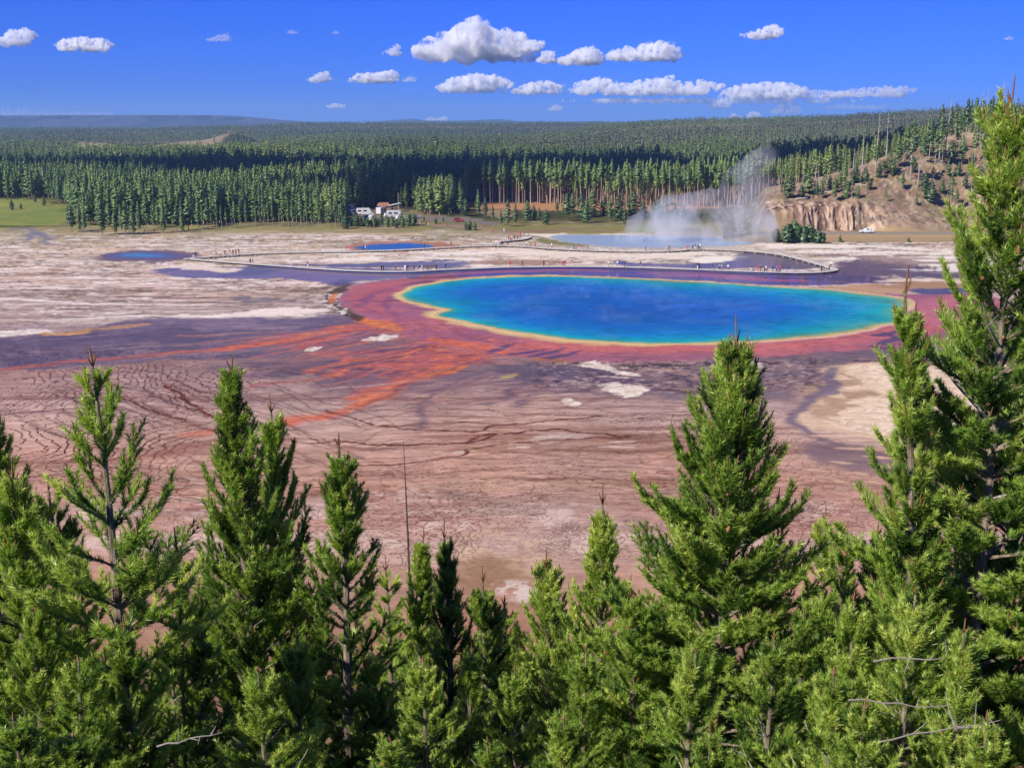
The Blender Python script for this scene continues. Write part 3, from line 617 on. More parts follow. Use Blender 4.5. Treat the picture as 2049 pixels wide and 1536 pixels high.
COLR[:, 2] *= 1 - .09 * sstep(GPY, 640, 720); COLR[:, 0] *= 1 + .03 * sstep(GPY, 640, 720)
# ------------------------------------------------------------------ ground material and meshes
def ground_mat(name, water=False):
    t = NT(name); a = t.attr('tone'); w = t.attr('wet'); g = t.n('ShaderNodeNewGeometry')
    nz = t.noise(1.7, 5, 0.65, g.outputs['Position'])
    f = t.ramp(nz.outputs[0], [(0.25, (0.82,) * 3), (0.75, (1.15,) * 3)])
    c = t.mix(1.0, a.outputs[0], f.outputs[0], 'MULTIPLY') if not water else a.outputs[0]
    b = t.bsdf(c, 0.9, 0.03)
    gl = t.n('ShaderNodeBsdfGlossy'); gl.inputs['Color'].default_value = (1, .95, .86, 1)
    r = t.ramp(w.outputs['Fac'], [(0.0, (0.5,) * 3), (0.4, (0.3,) * 3), (0.85, (0.05,) * 3)]); t.l(r.outputs[0], gl.inputs['Roughness'])
    s = t.ramp(w.outputs['Fac'], [(0.0, (0.0,) * 3), (0.3, (0.04,) * 3), (0.6, (0.13,) * 3), (0.9, (0.21,) * 3)])
    mx = t.n('ShaderNodeMixShader'); t.l(s.outputs[0], mx.inputs[0]); t.l(b.outputs[0], mx.inputs[1]); t.l(gl.outputs[0], mx.inputs[2]); t.l(mx.outputs[0], t.out.inputs[0])
    dry = t.math('SUBTRACT', 1.0, w.outputs['Fac'])
    n2 = t.noise(0.9, 6, 0.7, g.outputs['Position'])
    bp = t.n('ShaderNodeBump'); bp.inputs['Distance'].default_value = 0.15
    t.l(t.math('MULTIPLY', dry, 0.5), bp.inputs['Strength']); t.l(n2.outputs[0], bp.inputs['Height']); t.l(bp.outputs[0], b.inputs['Normal'])
    return t.m


GM = ground_mat('sinter_ground')
COLR = np.clip(COLR, 0.004, 0.9)
Q = (np.arange(NR - 1)[:, None] * NC + np.arange(NC - 1)[None, :]).ravel()
quads = np.c_[Q, Q + 1, Q + NC + 1, Q + NC]
GZ = HF(GX, GY) * sstep(GY, 600, 700)
V1 = np.c_[GX, GY, GZ]
# far sheet to the horizon
Yf = np.r_[Yr[-1], np.geomspace(Yr[-1] * 1.02, 15000, 150)]
txf = np.r_[np.linspace(-1.6, -0.5, 14)[:-1], np.linspace(-0.5, 0.5, 240), np.linspace(0.5, 1.6, 14)[1:]]
FX = (txf[None, :] * (Yf[:, None] * CP + EYE * SP)).ravel(); FY = np.repeat(Yf, len(txf)); FZ = HF(FX, FY)
FPX, FPY = proj(FX, FY, FZ)
FC = np.tile(C(62, 74, 44), (len(FX), 1)) * (1 + 0.25 * fbm(FX / 90, FY / 140, 95, 4))[:, None]


def meadow_mask(X, Y):
    px = far_px(X, Y); n = 40 * fbm(X / 120, Y / 200, 97, 3)
    m = ((px + n * .6 > 150) & (px < 540 + n) & (Y > 1500 + 2 * n) & (Y < 2230 + n * 2))
    m2 = (px < 130 + n * 0.6) & (Y > 1100 + n) & (Y < 1220 + n)
    return m | m2


mm = meadow_mask(FX, FY) & ~((FX > -492) & (FX < -380) & (FZ > 4)); FC[mm] = C(168, 156, 104); kn = mm & (FZ > 5); FC[kn] = C(150, 132, 104)
nf = len(txf); Qf = (np.arange(len(Yf) - 1)[:, None] * nf + np.arange(nf - 1)[None, :]).ravel() + len(V1)
ground = link('ground', mesh('ground', np.vstack([V1, np.c_[FX, FY, FZ]]), [quads, np.c_[Qf, Qf + 1, Qf + nf + 1, Qf + nf]], [GM], attrs={'tone': np.vstack([COLR, FC]), 'wet': np.r_[WET, 0 * FX]}, smooth=True))
tag(ground, 'pale and rust stained geyser flats running out to the forest', kind='structure')


# ------------------------------------------------------------------ pools: sheets of water on the flats
def water(name, key, colfun, wetv, label, z=0.02, warp=1.0):
    P = pool(key); idx = near(P, 6)
    sd_ = np.full(NR * NC, -50.0); sd_[idx] = sdist(P, GX[idx] + 0.5 * wx[idx], GY[idx] + 0.8 * wy[idx])
    fc = sd_[quads].min(1) > -0.5; q = quads[fc]; u, inv = np.unique(q.ravel(), return_inverse=True)
    c = colfun(u, np.maximum(sd_[u], 0))
    o = link(name, mesh(name, np.c_[GX[u], GY[u], np.full(len(u), z)], [inv.reshape(-1, 4)], [WM], attrs={'tone': c, 'wet': np.full(len(u), wetv)}, smooth=True))
    return tag(o, label, kind='structure')


WM = ground_mat('spring_water', True)


def ramp_c(d, stops):
    xs = [s[0] for s in stops]; cs = np.array([s[1] for s in stops]); return np.stack([np.interp(d, xs, cs[:, k]) for k in range(3)], 1)


def main_col(u, d):
    px, py = GPX[u], GPY[u]; ns = fbm(GX[u] / 14, GY[u] / 14, 131, 5); n2_ = fbm(GX[u] / 5, GY[u] / 3, 141, 3)
    sc = np.interp(px, [800, 900, 1100, 1500, 1700, 1830], [0.55, 0.6, 0.7, 1.0, 1.7, 2.2]) * np.where(py < 610, 1.15, 0.8)
    dd = d / sc * (1 + 0.22 * ns + 0.12 * n2_)
    c = ramp_c(dd, [(0, C(214, 184, 122)), (0.7, C(168, 168, 108)), (1.5, C(80, 158, 136)), (4, C(24, 152, 158)), (9, C(16, 136, 176)), (15, C(20, 120, 180)), (24, C(24, 102, 176)), (40, C(26, 92, 170))])
    c *= (1 + 0.12 * ns + 0.14 * n2_ + .12 * nA[u])[:, None]; vp = sstep(fbm(GX[u] / 6, GY[u] / 9, 151, 4), .1, .7) * .09 * (d > 3); c = c * (1 - vp[:, None]) + C(120, 160, 200) * vp[:, None]  # with a faint pale vapour veil painted into the water colour
    curve = np.exp(-((np.abs(n2_ * 0.6 + ns - 0.1)) / 0.06) ** 2); c *= (1 - 0.18 * curve * (d > 6))[:, None]
    return np.clip(c, 0.003, 0.9)


water('spring_water', 'main', main_col, 0.34, 'great turquoise and deep blue hot spring ringed by tan and red mats')
water('pool_water', 'turq', lambda u, d: ramp_c(d, [(0, C(90, 124, 150)), (2, C(62, 104, 166)), (8, C(54, 98, 166))]), 0.5, 'small royal blue pool behind the far walkway')
water('pool_water', 'opal', lambda u, d: ramp_c(d * (1 + 0.2 * n12[u]), [(0, C(112, 92, 116)), (4, C(100, 94, 128)), (7, C(84, 112, 156)), (9, C(80, 130, 176))]), 0.55, 'shallow violet pool at the tip of the boardwalk loop')
water('lake_water', 'lake', lambda u, d: ramp_c(d, [(0, C(160, 172, 176)), (6, C(150, 166, 184))]), 0.6, 'steaming grey blue crater lake behind the railed walkway')
# ------------------------------------------------------------------ the overlook slope under the near pines
def ZS(X, Y):
    z = 38.2 - 0.62 * Y + 0.5 * fbm(X / 6, Y / 6, 301, 3) * sstep(Y, 1, 6)
    z = np.where(Y < 0, 38.2 - 0.05 * Y, z)
    return np.maximum(z, -0.5 + 0 * X)


gx, gy = np.meshgrid(np.linspace(-110, 110, 180), np.linspace(-40, 64, 110)); gx = gx.ravel(); gy = gy.ravel(); gz = ZS(gx, gy)
q = (np.arange(109)[:, None] * 180 + np.arange(179)[None, :]).ravel()
t = NT('forest_soil'); g = t.n('ShaderNodeNewGeometry'); nz = t.noise(1.3, 6, 0.7, g.outputs['Position'])
r = t.ramp(nz.outputs[0], [(0.3, (0.035, 0.03, 0.018)), (0.5, (0.07, 0.06, 0.03)), (0.7, (0.05, 0.075, 0.025))]); b = t.bsdf(r.outputs[0], 0.95, 0.05); t.bump(b, nz.outputs[0], 0.6, 0.3)
tag(link('hillside', mesh('hillside', np.c_[gx, gy, gz], [np.c_[q, q + 1, q + 181, q + 180]], [t.m], smooth=True)), 'steep forest floor falling away below the overlook', kind='structure')


# ------------------------------------------------------------------ needle and bark materials
def needle_mat(name, stops, trans=0.35, objvar=0.25):
    t = NT(name); a = t.attr('tint'); oi = t.n('ShaderNodeObjectInfo')
    f = t.math('ADD', a.outputs['Fac'], t.math('MULTIPLY', t.math('SUBTRACT', oi.outputs['Random'], 0.5), objvar))
    r = t.ramp(f, stops)
    d = t.n('ShaderNodeBsdfPrincipled'); d.inputs['Roughness'].default_value = 0.38; d.inputs['Specular IOR Level'].default_value = 0.5; t.l(r.outputs[0], d.inputs['Base Color'])
    tr = t.n('ShaderNodeBsdfTranslucent'); t.l(t.mix(1.0, r.outputs[0], (1.25, 1.3, 0.6), 'MULTIPLY'), tr.inputs[0])
    m = t.n('ShaderNodeMixShader'); m.inputs[0].default_value = trans; t.l(d.outputs[0], m.inputs[1]); t.l(tr.outputs[0], m.inputs[2]); t.l(m.outputs[0], t.out.inputs[0])
    return t.m


NEEDLE = needle_mat('pine_needles', [(0.0, (0.03, 0.07, 0.014)), (0.22, (0.122, 0.225, 0.034)), (0.5, (0.33, 0.46, 0.075)), (1.0, (0.64, 0.69, 0.18))], 0.42, 0.2)
FARNEEDLE = needle_mat('distant_needles', [(0.0, (0.020, 0.045, 0.016)), (0.4, (0.072, 0.140, 0.032)), (1.0, (0.19, 0.26, 0.052))], 0.25, 0.45)
CANDLE = simple('new_shoot', (0.20, 0.10, 0.045), 0.6, 0.3, 0.35, 8)
CONE = simple('pine_cone', (0.30, 0.15, 0.06), 0.7, 0.2, 0.3, 20)
t = NT('pine_bark'); tc = t.n('ShaderNodeTexCoord'); mp = t.n('ShaderNodeMapping'); mp.inputs['Scale'].default_value = (14, 14, 4); t.l(tc.outputs['Object'], mp.inputs[0]); nz = t.noise(1.0, 6, 0.7, mp.outputs[0])
r = t.ramp(nz.outputs[0], [(0.3, (0.075, 0.055, 0.04)), (0.5, (0.20, 0.155, 0.115)), (0.7, (0.36, 0.30, 0.24))]); b = t.bsdf(r.outputs[0], 0.9, 0.1); t.bump(b, nz.outputs[0], 0.8, 0.02); BARK = t.m
PALEBARK = simple('pale_bark', (0.42, 0.30, 0.20), 0.85, 0.1, 0.35, 2.0)
GREYWOOD = simple('weathered_wood', (0.34, 0.30, 0.26), 0.85, 0.1, 0.35, 1.5)


# ------------------------------------------------------------------ near pines, needle by needle
def unit(v): return v / (np.linalg.norm(v, axis=-1, keepdims=True) + 1e-9)


def grow_pine(seed, h, crown0=0.08, rmax=1.1, gap=0.33, per=5, e_top=70, e_low=22, shape=0.95, dens=470, nl=0.075, nw=0.0055, leader=0.55, foliage0=0.25, dead_low=0.0, trunk_r=None, asym=0.0, side=0.34, candle=0.12, skip=0.12, tip_tint=0.3, lean=(0, 0), dead=False, trunk_fol=2.2, cones=0.0):
    R = np.random.default_rng(seed)
    tr = trunk_r or 0.012 * h + 0.015
    wood = MB(); cand = []; segs = []; cns = []       # segs: p0, p1, needle length, tint
    wob = R.uniform(0, 6.28); amp = 0.012 * h

    def axis(z):
        k = z / h
        return np.array([amp * math.sin(wob + k * 4.0) * k + lean[0] * k * k * h, amp * math.cos(wob * 1.7 + k * 3.1) * k + lean[1] * k * k * h, z])
    zs = np.linspace(0, h, 16)
    wood.tube([axis(z) for z in zs], [tr * (1 - 0.93 * (z / h) ** 1.1) + 0.004 for z in zs], 8)
    if not dead:
        for z in np.arange(h * 0.86, h - 0.06, 0.05): segs.append((axis(z), axis(min(z + 0.06, h)), nl * (0.62 if z > h - .4 else .9), 0.42))
        for z in np.arange(max(h - trunk_fol, h * 0.4), h * 0.86, 0.06): segs.append((axis(z), axis(z + 0.07), nl * 0.95, 0.35))
    tops = [axis(h)]
    if candle and not dead:
        cand.append((axis(h), axis(h) + np.array([R.normal(0, .01), R.normal(0, .01), candle * R.uniform(1.5, 2.2)]), 0.009))
        for k in range(R.integers(3, 6)):
            a = R.uniform(0, 6.28); p = axis(h - 0.02); cand.append((p, p + np.array([math.cos(a) * .05, math.sin(a) * .05, candle * R.uniform(.7, 1.3)]), 0.007))
    z = h - R.uniform(0.30, 0.44); kk = 0
    while z > h * crown0 + 0.2:
        k = (h - z) / (h * (1 - crown0))    # 0 top .. 1 bottom
        prof = min(1.0, (k / 0.62) ** shape) * (1 - 0.35 * max(0, (k - 0.7) / 0.3))
        n = per + R.integers(-1, 2)
        a0 = R.uniform(0, 6.28)
        for j in range(n):
            if R.random() < skip: continue
            az = a0 + 6.283 * j / n + R.normal(0, 0.25)
            L = (0.09 + rmax * prof) * R.uniform(0.62, 1.12) * (1 + asym * math.cos(az))
            el = math.radians(e_top + (e_low - e_top) * min(1, k * 1.35) ** 0.6 + R.normal(0, 6))
            rise = math.radians(R.uniform(22, 46))
            is_dead = R.random() < dead_low * k
            p = axis(z + R.normal(0, 0.03)); ns = max(4, int(L / 0.13)); st = L / ns; P = [p]; daz = R.normal(0, 0.05)
            dirs = []
            for i in range(ns):
                f = i / ns; e = el - 0.20 * math.sin(f * 3.14) * (1 if k > .3 else .2) + rise * f * f
                az += daz * 0.3; d = np.array([math.cos(az) * math.cos(e), math.sin(az) * math.cos(e), math.sin(e)]); dirs.append(d)
                p = p + d * st; P.append(p)
            br = 0.006 + 0.011 * L
            wood.tube(P, np.linspace(br, 0.0035, len(P)), 4, m=1 if is_dead else 0, cap=False)
            if is_dead:
                for i in range(1, ns, 2):
                    s_ = unit(np.cross(dirs[i], [0, 0, 1]) * R.choice([-1, 1]) + dirs[i] * .6 + R.normal(0, .2, 3)); wood.tube([P[i], P[i] + s_ * L * R.uniform(.1, .3)], [0.005, 0.002], 3, m=1, cap=False)
                continue
            tb = 0.30 + R.normal(0, 0.15) - 0.08 * k
            f0 = foliage0 * (0.05 + 0.9 * k)
            for i in range(ns):
                f = (i + 0.5) / ns
                if f < f0: continue
                if R.random() < cones: cn = P[i] + np.array([R.normal(0, .03), R.normal(0, .03), -.03]); cns.append((cn, cn + dirs[i] * .06 + R.normal(0, .012, 3)))
                segs.append((P[i], P[i + 1], nl, tb + tip_tint * f * f))
                if i == ns - 1 and candle and R.random() < 0.75 - 0.5 * k:
                    up = unit(dirs[-1] + np.array([0, 0, 0.9])); cand.append((P[-1], P[-1] + up * candle * R.uniform(.5, 1.15), 0.008))
                if i >= 1:
                    lat = unit(np.cross(dirs[i], [0, 0, 1.0]))
                    for sgn in (-1, 1):
                        if R.random() < 0.14: continue
                        ls = min(side * L * (1 - f) + 0.10 + 0.05 * R.random(), 0.75) * R.uniform(0.7, 1.2)
                        d = unit(dirs[i] * 0.95 + lat * sgn * 0.72 + np.array([0, 0, R.uniform(0.1, 0.6)])); m2 = max(1, int(ls / 0.11)); q0 = P[i + 1] * 1.0
                        for m in range(m2):
                            d = unit(d + dirs[i] * 0.14 + np.array([0, 0, 0.10])); q1 = q0 + d * ls / m2
                            fo = (m + 1) / m2
                            segs.append((q0, q1, nl * 0.95, tb + tip_tint * (0.35 * f + 0.65 * fo) + R.normal(0, .05)))
                            if m < m2 - 1 and ls > 0.3:
                                for s2 in (-1, 1):
                                    if R.random() < 0.3: continue
                                    d3 = unit(d * 0.7 + unit(np.cross(d, [0, 0, 1.0])) * s2 * 0.75 + np.array([0, 0, R.uniform(0, .4)])); segs.append((q1, q1 + d3 * R.uniform(.07, .15), nl * .9, tb + tip_tint * .8 + R.normal(0, .06)))
                            q0 = q1
                        if candle and R.random() < 0.22 * (1 - k): cand.append((q0, q0 + unit(d + np.array([0, 0, 1.1])) * candle * R.uniform(.35, .75), 0.006))
        z -= gap * R.uniform(0.55, 1.15) * (0.6 + 0.5 * min(1, 2 * k)); kk += 1
    if dead: return wood, None
    # ---- expand to needles
    p0 = np.array([s[0] for s in segs]); p1 = np.array([s[1] for s in segs]); ln = np.array([s[2] for s in segs]); tn = np.array([s[3] for s in segs])
    L = np.linalg.norm(p1 - p0, axis=1); cnt = np.maximum(6, (L * dens).astype(int)); I = np.repeat(np.arange(len(segs)), cnt); N = len(I)
    f = R.random(N)[:, None]; b = p0[I] * (1 - f) + p1[I] * f; ax = unit(p1 - p0)[I]
    rd = R.normal(0, 1, (N, 3)); rd = unit(rd - ax * (rd * ax).sum(1, keepdims=True))
    an = R.uniform(0.45, 1.0, N)[:, None]; d = unit(ax * np.cos(an) + rd * np.sin(an) + np.array([0, 0, 0.12])); le = (ln[I] * R.uniform(0.7, 1.15, N))[:, None]
    w = unit(np.cross(d, rd + 0.4 * R.normal(0, 1, (N, 3)))) * nw
    V = np.stack([b - w, b + w, b + d * le], 1).reshape(-1, 3); F = np.arange(3 * N).reshape(-1, 3)
    tint = np.repeat(np.clip(tn[I] + R.normal(0, 0.07, N), 0, 1), 3)
    mi = np.zeros(N, int)
    cb = MB()
    for a_, b_, r_ in cand: cb.tube([a_, (a_ + b_) / 2, b_], [r_, r_ * 1.1, r_ * 0.5], 5, cap=False)
    faces = [F]; attrs = tint
    if cand:
        cv = np.vstack(cb.V); cf = np.array(cb.F) + len(V); V = np.vstack([V, cv]); faces.append(cf); mi = np.r_[mi, np.ones(len(cf), int)]; attrs = np.r_[tint, np.full(len(cv), .5)]
    if cns:
        kb = MB()
        for a_, b_ in cns: kb.tube([a_, a_ * .65 + b_ * .35, b_], [.012, .024, .008], 6)
        fs = [f_ for f_ in kb.F]; kv = np.vstack(kb.V); q4 = np.array([f_ for f_ in fs if len(f_) == 4]) + len(V); V = np.vstack([V, kv]); faces.append(q4); mi = np.r_[mi, np.full(len(q4), 2)]; attrs = np.r_[attrs, np.full(len(kv), .5)]
    return wood, (V, faces, mi, attrs)


def pine_data(seed, **k):
    wood, nd = grow_pine(seed, **k)
    wm = wood.data('trunk', [BARK, GREYWOOD])
    cm = mesh('crown', nd[0], nd[1], [NEEDLE, CANDLE, CONE], nd[2], {'tint': nd[3]}) if nd else None
    return wm, cm


def place_pine(data, x, y, z, rz, sc, label, group=None, name='pine_tree', cat='pine tree'):
    o = link(name, None, loc=(x, y, z), rz=rz, sc=sc); tag(o, label, cat, group)
    link('trunk', data[0], o)
    if data[1]: link('crown', data[1], o)
    return o


def near_pine(px, py, y, label, seed, rz=0.0, **k):
    tip = at_y(px, py, y); zb = float(ZS(np.array([tip[0]]), np.array([tip[1]]))[0]) - 0.15
    h = tip[2] - zb - k.get('candle', 0.12) * 1.6
    lx, ly = k.pop('off', (0, 0))           # how far the tip leans from the foot
    d = pine_data(seed, h=h, lean=(lx / h, ly / h), **k)
    return place_pine(d, tip[0] - lx, tip[1] - ly, zb, 0, 1, label)


near_pine(186, 699, 10.0, 'tall open pine with raised candelabra branches, tuft at its tip, near the left edge', 101, rmax=1.2, gap=0.44, per=5, e_top=62, e_low=30, shape=0.95, trunk_fol=3.2, dens=400, nl=0.080, crown0=0.2, skip=0.1, candle=0.09)
near_pine(476, 712, 13.0, 'dense narrow spire pine, the taller of the twin tops left of centre', 102, rmax=1.25, gap=0.24, per=7, e_top=76, e_low=46, shape=0.95, dens=400, candle=0.10)
near_pine(543, 799, 13.6, 'lower twin top leaning close against the dense spire pine', 103, rmax=1.0, gap=0.30, per=5, e_top=74, e_low=44, shape=0.95, asym=0.35, candle=0.10)
near_pine(673, 867, 12.4, 'slim pine with short curled branches just right of the twin tops', 104, rmax=0.85, gap=0.27, per=6, e_top=66, e_low=26, shape=0.95, side=.28, candle=0.10)
near_pine(12, 917, 10.5, 'broad bushy pine cut by the left edge of the picture', 105, rmax=1.35, gap=0.30, per=6, e_top=68, e_low=24, shape=0.95, candle=0.12)
near_pine(100, 952, 12.5, 'small pine with a thin pale tip beside the left bushy pine', 106, rmax=0.9, gap=0.34, per=5, e_top=60, e_low=20, candle=0.10)
near_pine(344, 1062, 10.5, 'scrawny young pine with a bare reddish stem and one dark tuft', 107, rmax=0.40, gap=0.5, per=4, e_top=50, e_low=40, crown0=0.62, foliage0=0.5, candle=0.14, trunk_r=0.022)
near_pine(770, 1122, 16.5, 'tiny pale pine tip between the slim pine and the bare pole', 108, rmax=0.6, gap=0.38, per=4, e_top=50, e_low=15, candle=0.10)
near_pine(838, 1052, 17.0, 'narrow pine standing just right of the bare dead pole', 109, rmax=0.8, gap=0.28, per=6, e_top=74, e_low=42, candle=0.10)
near_pine(892, 1042, 15.5, 'pine with several upright reddish shoots, centre of the low row', 110, rmax=0.8, gap=0.28, per=6, e_top=74, e_low=44, candle=0.16)
near_pine(975, 1137, 16.5, 'small pine below the pale crust patch at the middle', 111, rmax=0.9, gap=0.3, per=6, e_top=60, e_low=20, candle=0.12)
near_pine(1017, 1187, 18.0, 'short dark pine in the gap at the lowest visible flats', 112, rmax=0.9, gap=0.3, per=5, e_top=60, e_low=22, candle=0.10)
near_pine(1102, 1099, 15.5, 'blunt topped pine with reddish shoots right of the centre gap', 113, rmax=0.85, gap=0.26, per=6, e_top=74, e_low=40, shape=0.6, candle=0.14)
near_pine(1197, 972, 14.2, 'symmetrical pine standing left of the big central pine', 114, rmax=1.0, gap=0.27, per=6, e_top=72, e_low=34, candle=0.14)
near_pine(1460, 640, 12.2, 'big full pine with a thick leader in front of the blue pool', 115, rmax=1.75, gap=0.22, per=8, e_top=70, e_low=20, shape=1.0, dens=400, candle=0.15, asym=-0.1, cones=.02, skip=.05)
near_pine(1664, 1017, 15.5, 'small pale green pine just right of the big central pine', 116, rmax=0.8, gap=0.3, per=5, e_top=58, e_low=22, candle=0.10)
near_pine(1690, 1052, 15.0, 'young pine pressed against its pale green neighbour', 117, rmax=0.8, gap=0.3, per=5, e_top=58, e_low=22, candle=0.10)
near_pine(1765, 1047, 13.5, 'young pine at the foot of the tall right edge pine', 118, rmax=0.95, gap=0.3, per=6, e_top=60, e_low=22, candle=0.10)
near_pine(1830, 530, 10.6, 'slender pine with upswept reddish tips left of the tall trunk', 119, rmax=0.55, gap=0.27, per=6, e_top=70, e_low=40, shape=0.9, trunk_fol=4.0, skip=.04, candle=0.16, off=(-0.25, 0))
near_pine(2036, 160, 11.2, 'tallest pine with a visible grey trunk at the right edge', 120, rmax=1.7, gap=0.31, per=7, e_top=66, e_low=16, shape=0.75, dens=400, nl=0.080, candle=0.15, trunk_r=0.085, dead_low=0.12, skip=0.1, cones=.06)
near_pine(2085, 407, 12.5, 'pine rising behind the tall trunk, mostly cut by the right edge', 121, rmax=1.4, gap=0.32, per=6, candle=0.16)
near_pine(-40, 787, 12.5, 'pine mostly outside the left edge', 122, rmax=1.3, gap=0.3, per=6)

# thicket filling the lower part of the slope: ten kinds of crown, copied
KIND = [pine_data(400 + i, h=hh, rmax=rm, gap=0.33, per=6, e_top=70, e_low=e, side=0.30, shape=0.95, candle=cd, dens=380, crown0=0.15, dead_low=dl, cones=.012) for i, (hh, rm, e, cd, dn, dl) in enumerate(
    [(5.0, 1.0, 32, .06, 230, .1), (5.2, .8, 42, .07, 230, .1), (4.6, 1.05, 26, .05, 230, .25), (5.5, .9, 36, .07, 230, .1), (5.0, 0.75, 46, .08, 230, .1), (5.2, 1.1, 22, .04, 210, .35)])]
FILL = [(60, 1180, 9.5), (150, 1250, 9.0), (250, 1190, 9.3), (395, 1215, 10.5), (520, 1290, 9.8), (590, 1230, 11.5), (735, 1260, 12), (780, 1420, 9.5), (850, 1290, 11), (930, 1270, 12.5), (960, 1430, 9.6), (1035, 1310, 12), (1110, 1380, 10.5), (1160, 1250, 11.5), (1260, 1150, 11.8),
        (1390, 1260, 9.8), (1440, 1420, 8.5), (1530, 1230, 9.5), (1600, 1150, 11.5), (1650, 1290, 9.0), (1720, 1170, 10.5), (1740, 1390, 8.2), (1830, 1130, 9.6), (1920, 1210, 9.0), (1990, 1380, 8.0), (30, 1400, 8.0), (130, 1420, 8.2),
        (200, 1270, 16), (330, 1225, 18), (455, 1250, 19), (560, 1240, 20), (690, 1230, 22), (800, 1225, 22), (880, 1235, 24), (960, 1240, 24), (1030, 1245, 26), (1090, 1230, 24), (1180, 1225, 22), (1300, 1215, 20), (1420, 1235, 20), (1560, 1215, 20), (1680, 1200, 20), (1800, 1225, 18), (90, 1230, 16), (1000, 1290, 18), (860, 1330, 17), (700, 1330, 16), (1130, 1310, 17), (560, 1350, 15), (400, 1340, 14), (180, 1300, 22), (330, 1290, 24), (480, 1300, 26), (620, 1290, 26), (740, 1290, 28), (860, 1270, 32), (1070, 1290, 30), (1240, 1280, 26), (1360, 1290, 26), (1490, 1280, 25), (1620, 1270, 24), (1750, 1260, 24), (1900, 1270, 22), (60, 1300, 20), (2170, 1150, 9.5), (2260, 900, 12), (2400, 1100, 11), (2330, 1250, 8.5), (2200, 1050, 15), (-120, 1150, 9.5), (-220, 1000, 12), (-330, 1150, 10)]
for i, (px, py, y) in enumerate(FILL):
    d = KIND[(i * 5 + i // 6) % 6]; tip = at_y(px + random.uniform(-12, 12), py + (22 if y < 14 else 8) + random.uniform(-15, 30), y)
    zb = float(ZS(np.array([tip[0]]), np.array([tip[1]]))[0]) - 0.1; hh = (5.0, 5.2, 4.6, 5.5, 5.0, 5.2)[(i * 5 + i // 6) % 6] + 0.15; s = (tip[2] - zb) / hh
    sx = min(max(s, 0.75), 1.1)
    nearlab = 'young bright green pine crowded in the thicket along the bottom' if y < 14 else 'pine half hidden low on the slope behind the near thicket'
    place_pine(d, tip[0], tip[1], zb, random.uniform(0, 6.28), (sx, sx, s), nearlab, 'pines crowded on the near slope' if y < 14 else 'pines low on the slope behind the thicket')

# bare dead pole
tip = at_y(810, 882, 17.5); zb = float(ZS(np.array([tip[0]]), np.array([tip[1]]))[0])
m = MB(); hh = tip[2] - zb; m.tube([(0.09, 0, -0.2), (0.05, 0, hh * .5), (0.02, 0, hh * .8), (-0.02, 0, hh)], [0.035, 0.026, 0.016, 0.004], 6)
R = np.random.default_rng(5)
for k in range(26):
    z = R.uniform(0.25, 0.95) * hh; a = R.uniform(0, 6.28); m.tube([(0.04, 0, z), (0.04 + .09 * math.cos(a), .09 * math.sin(a), z + .03)], [0.004, 0.002], 3)
o = link('dead_tree', None, loc=(tip[0], tip[1], zb)); tag(o, 'thin bare dead pole of a pine standing alone against the pink flats', 'dead tree'); m.build('trunk', simple('dead_bark', (0.09, 0.065, 0.05), 0.9, 0.1), o)
# bleached fallen branches in the right thicket
for (px, py, y, L, rz, el), lab in zip([(1860, 1320, 9.0, 0.9, 0.1, 0.0), (1800, 1395, 8.6, 0.8, 0.15, -0.1), (1870, 1480, 8.3, 1.0, 0.3, 0.15), (1965, 1440, 8.2, 0.5, 2.2, -0.3), (380, 1490, 7.6, 0.45, 0.6, 0.2)],
        ('bleached dead branch sticking out of the right thicket, uppermost of the three', 'bleached thin branch lying across the right thicket', 'forked bleached branch low in the right corner', 'short pale snag leaning beside the grey trunk', 'grey forked dry branch at the bottom left')):
    p = at_y(px, py, y); m = MB(); R = np.random.default_rng(int(px)); P = [np.array([-L / 2 + L * k / 6, R.normal(0, .012), el * L * k / 6 + R.normal(0, .01)]) for k in range(7)]
    m.tube(P, np.linspace(0.009, 0.003, 7), 5)
    for k in (2, 3, 4, 5): m.tube([P[k], P[k] + np.array([R.uniform(-.1, .15), R.uniform(-.1, .1), R.uniform(-.12, .16)])], [0.006, 0.002], 4)
    tag(m.build('dead_branch', simple('bleached_wood', (0.24, 0.21, 0.18), 0.8, 0.1), None, loc=p, rz=rz * 0.2), lab, 'branch')
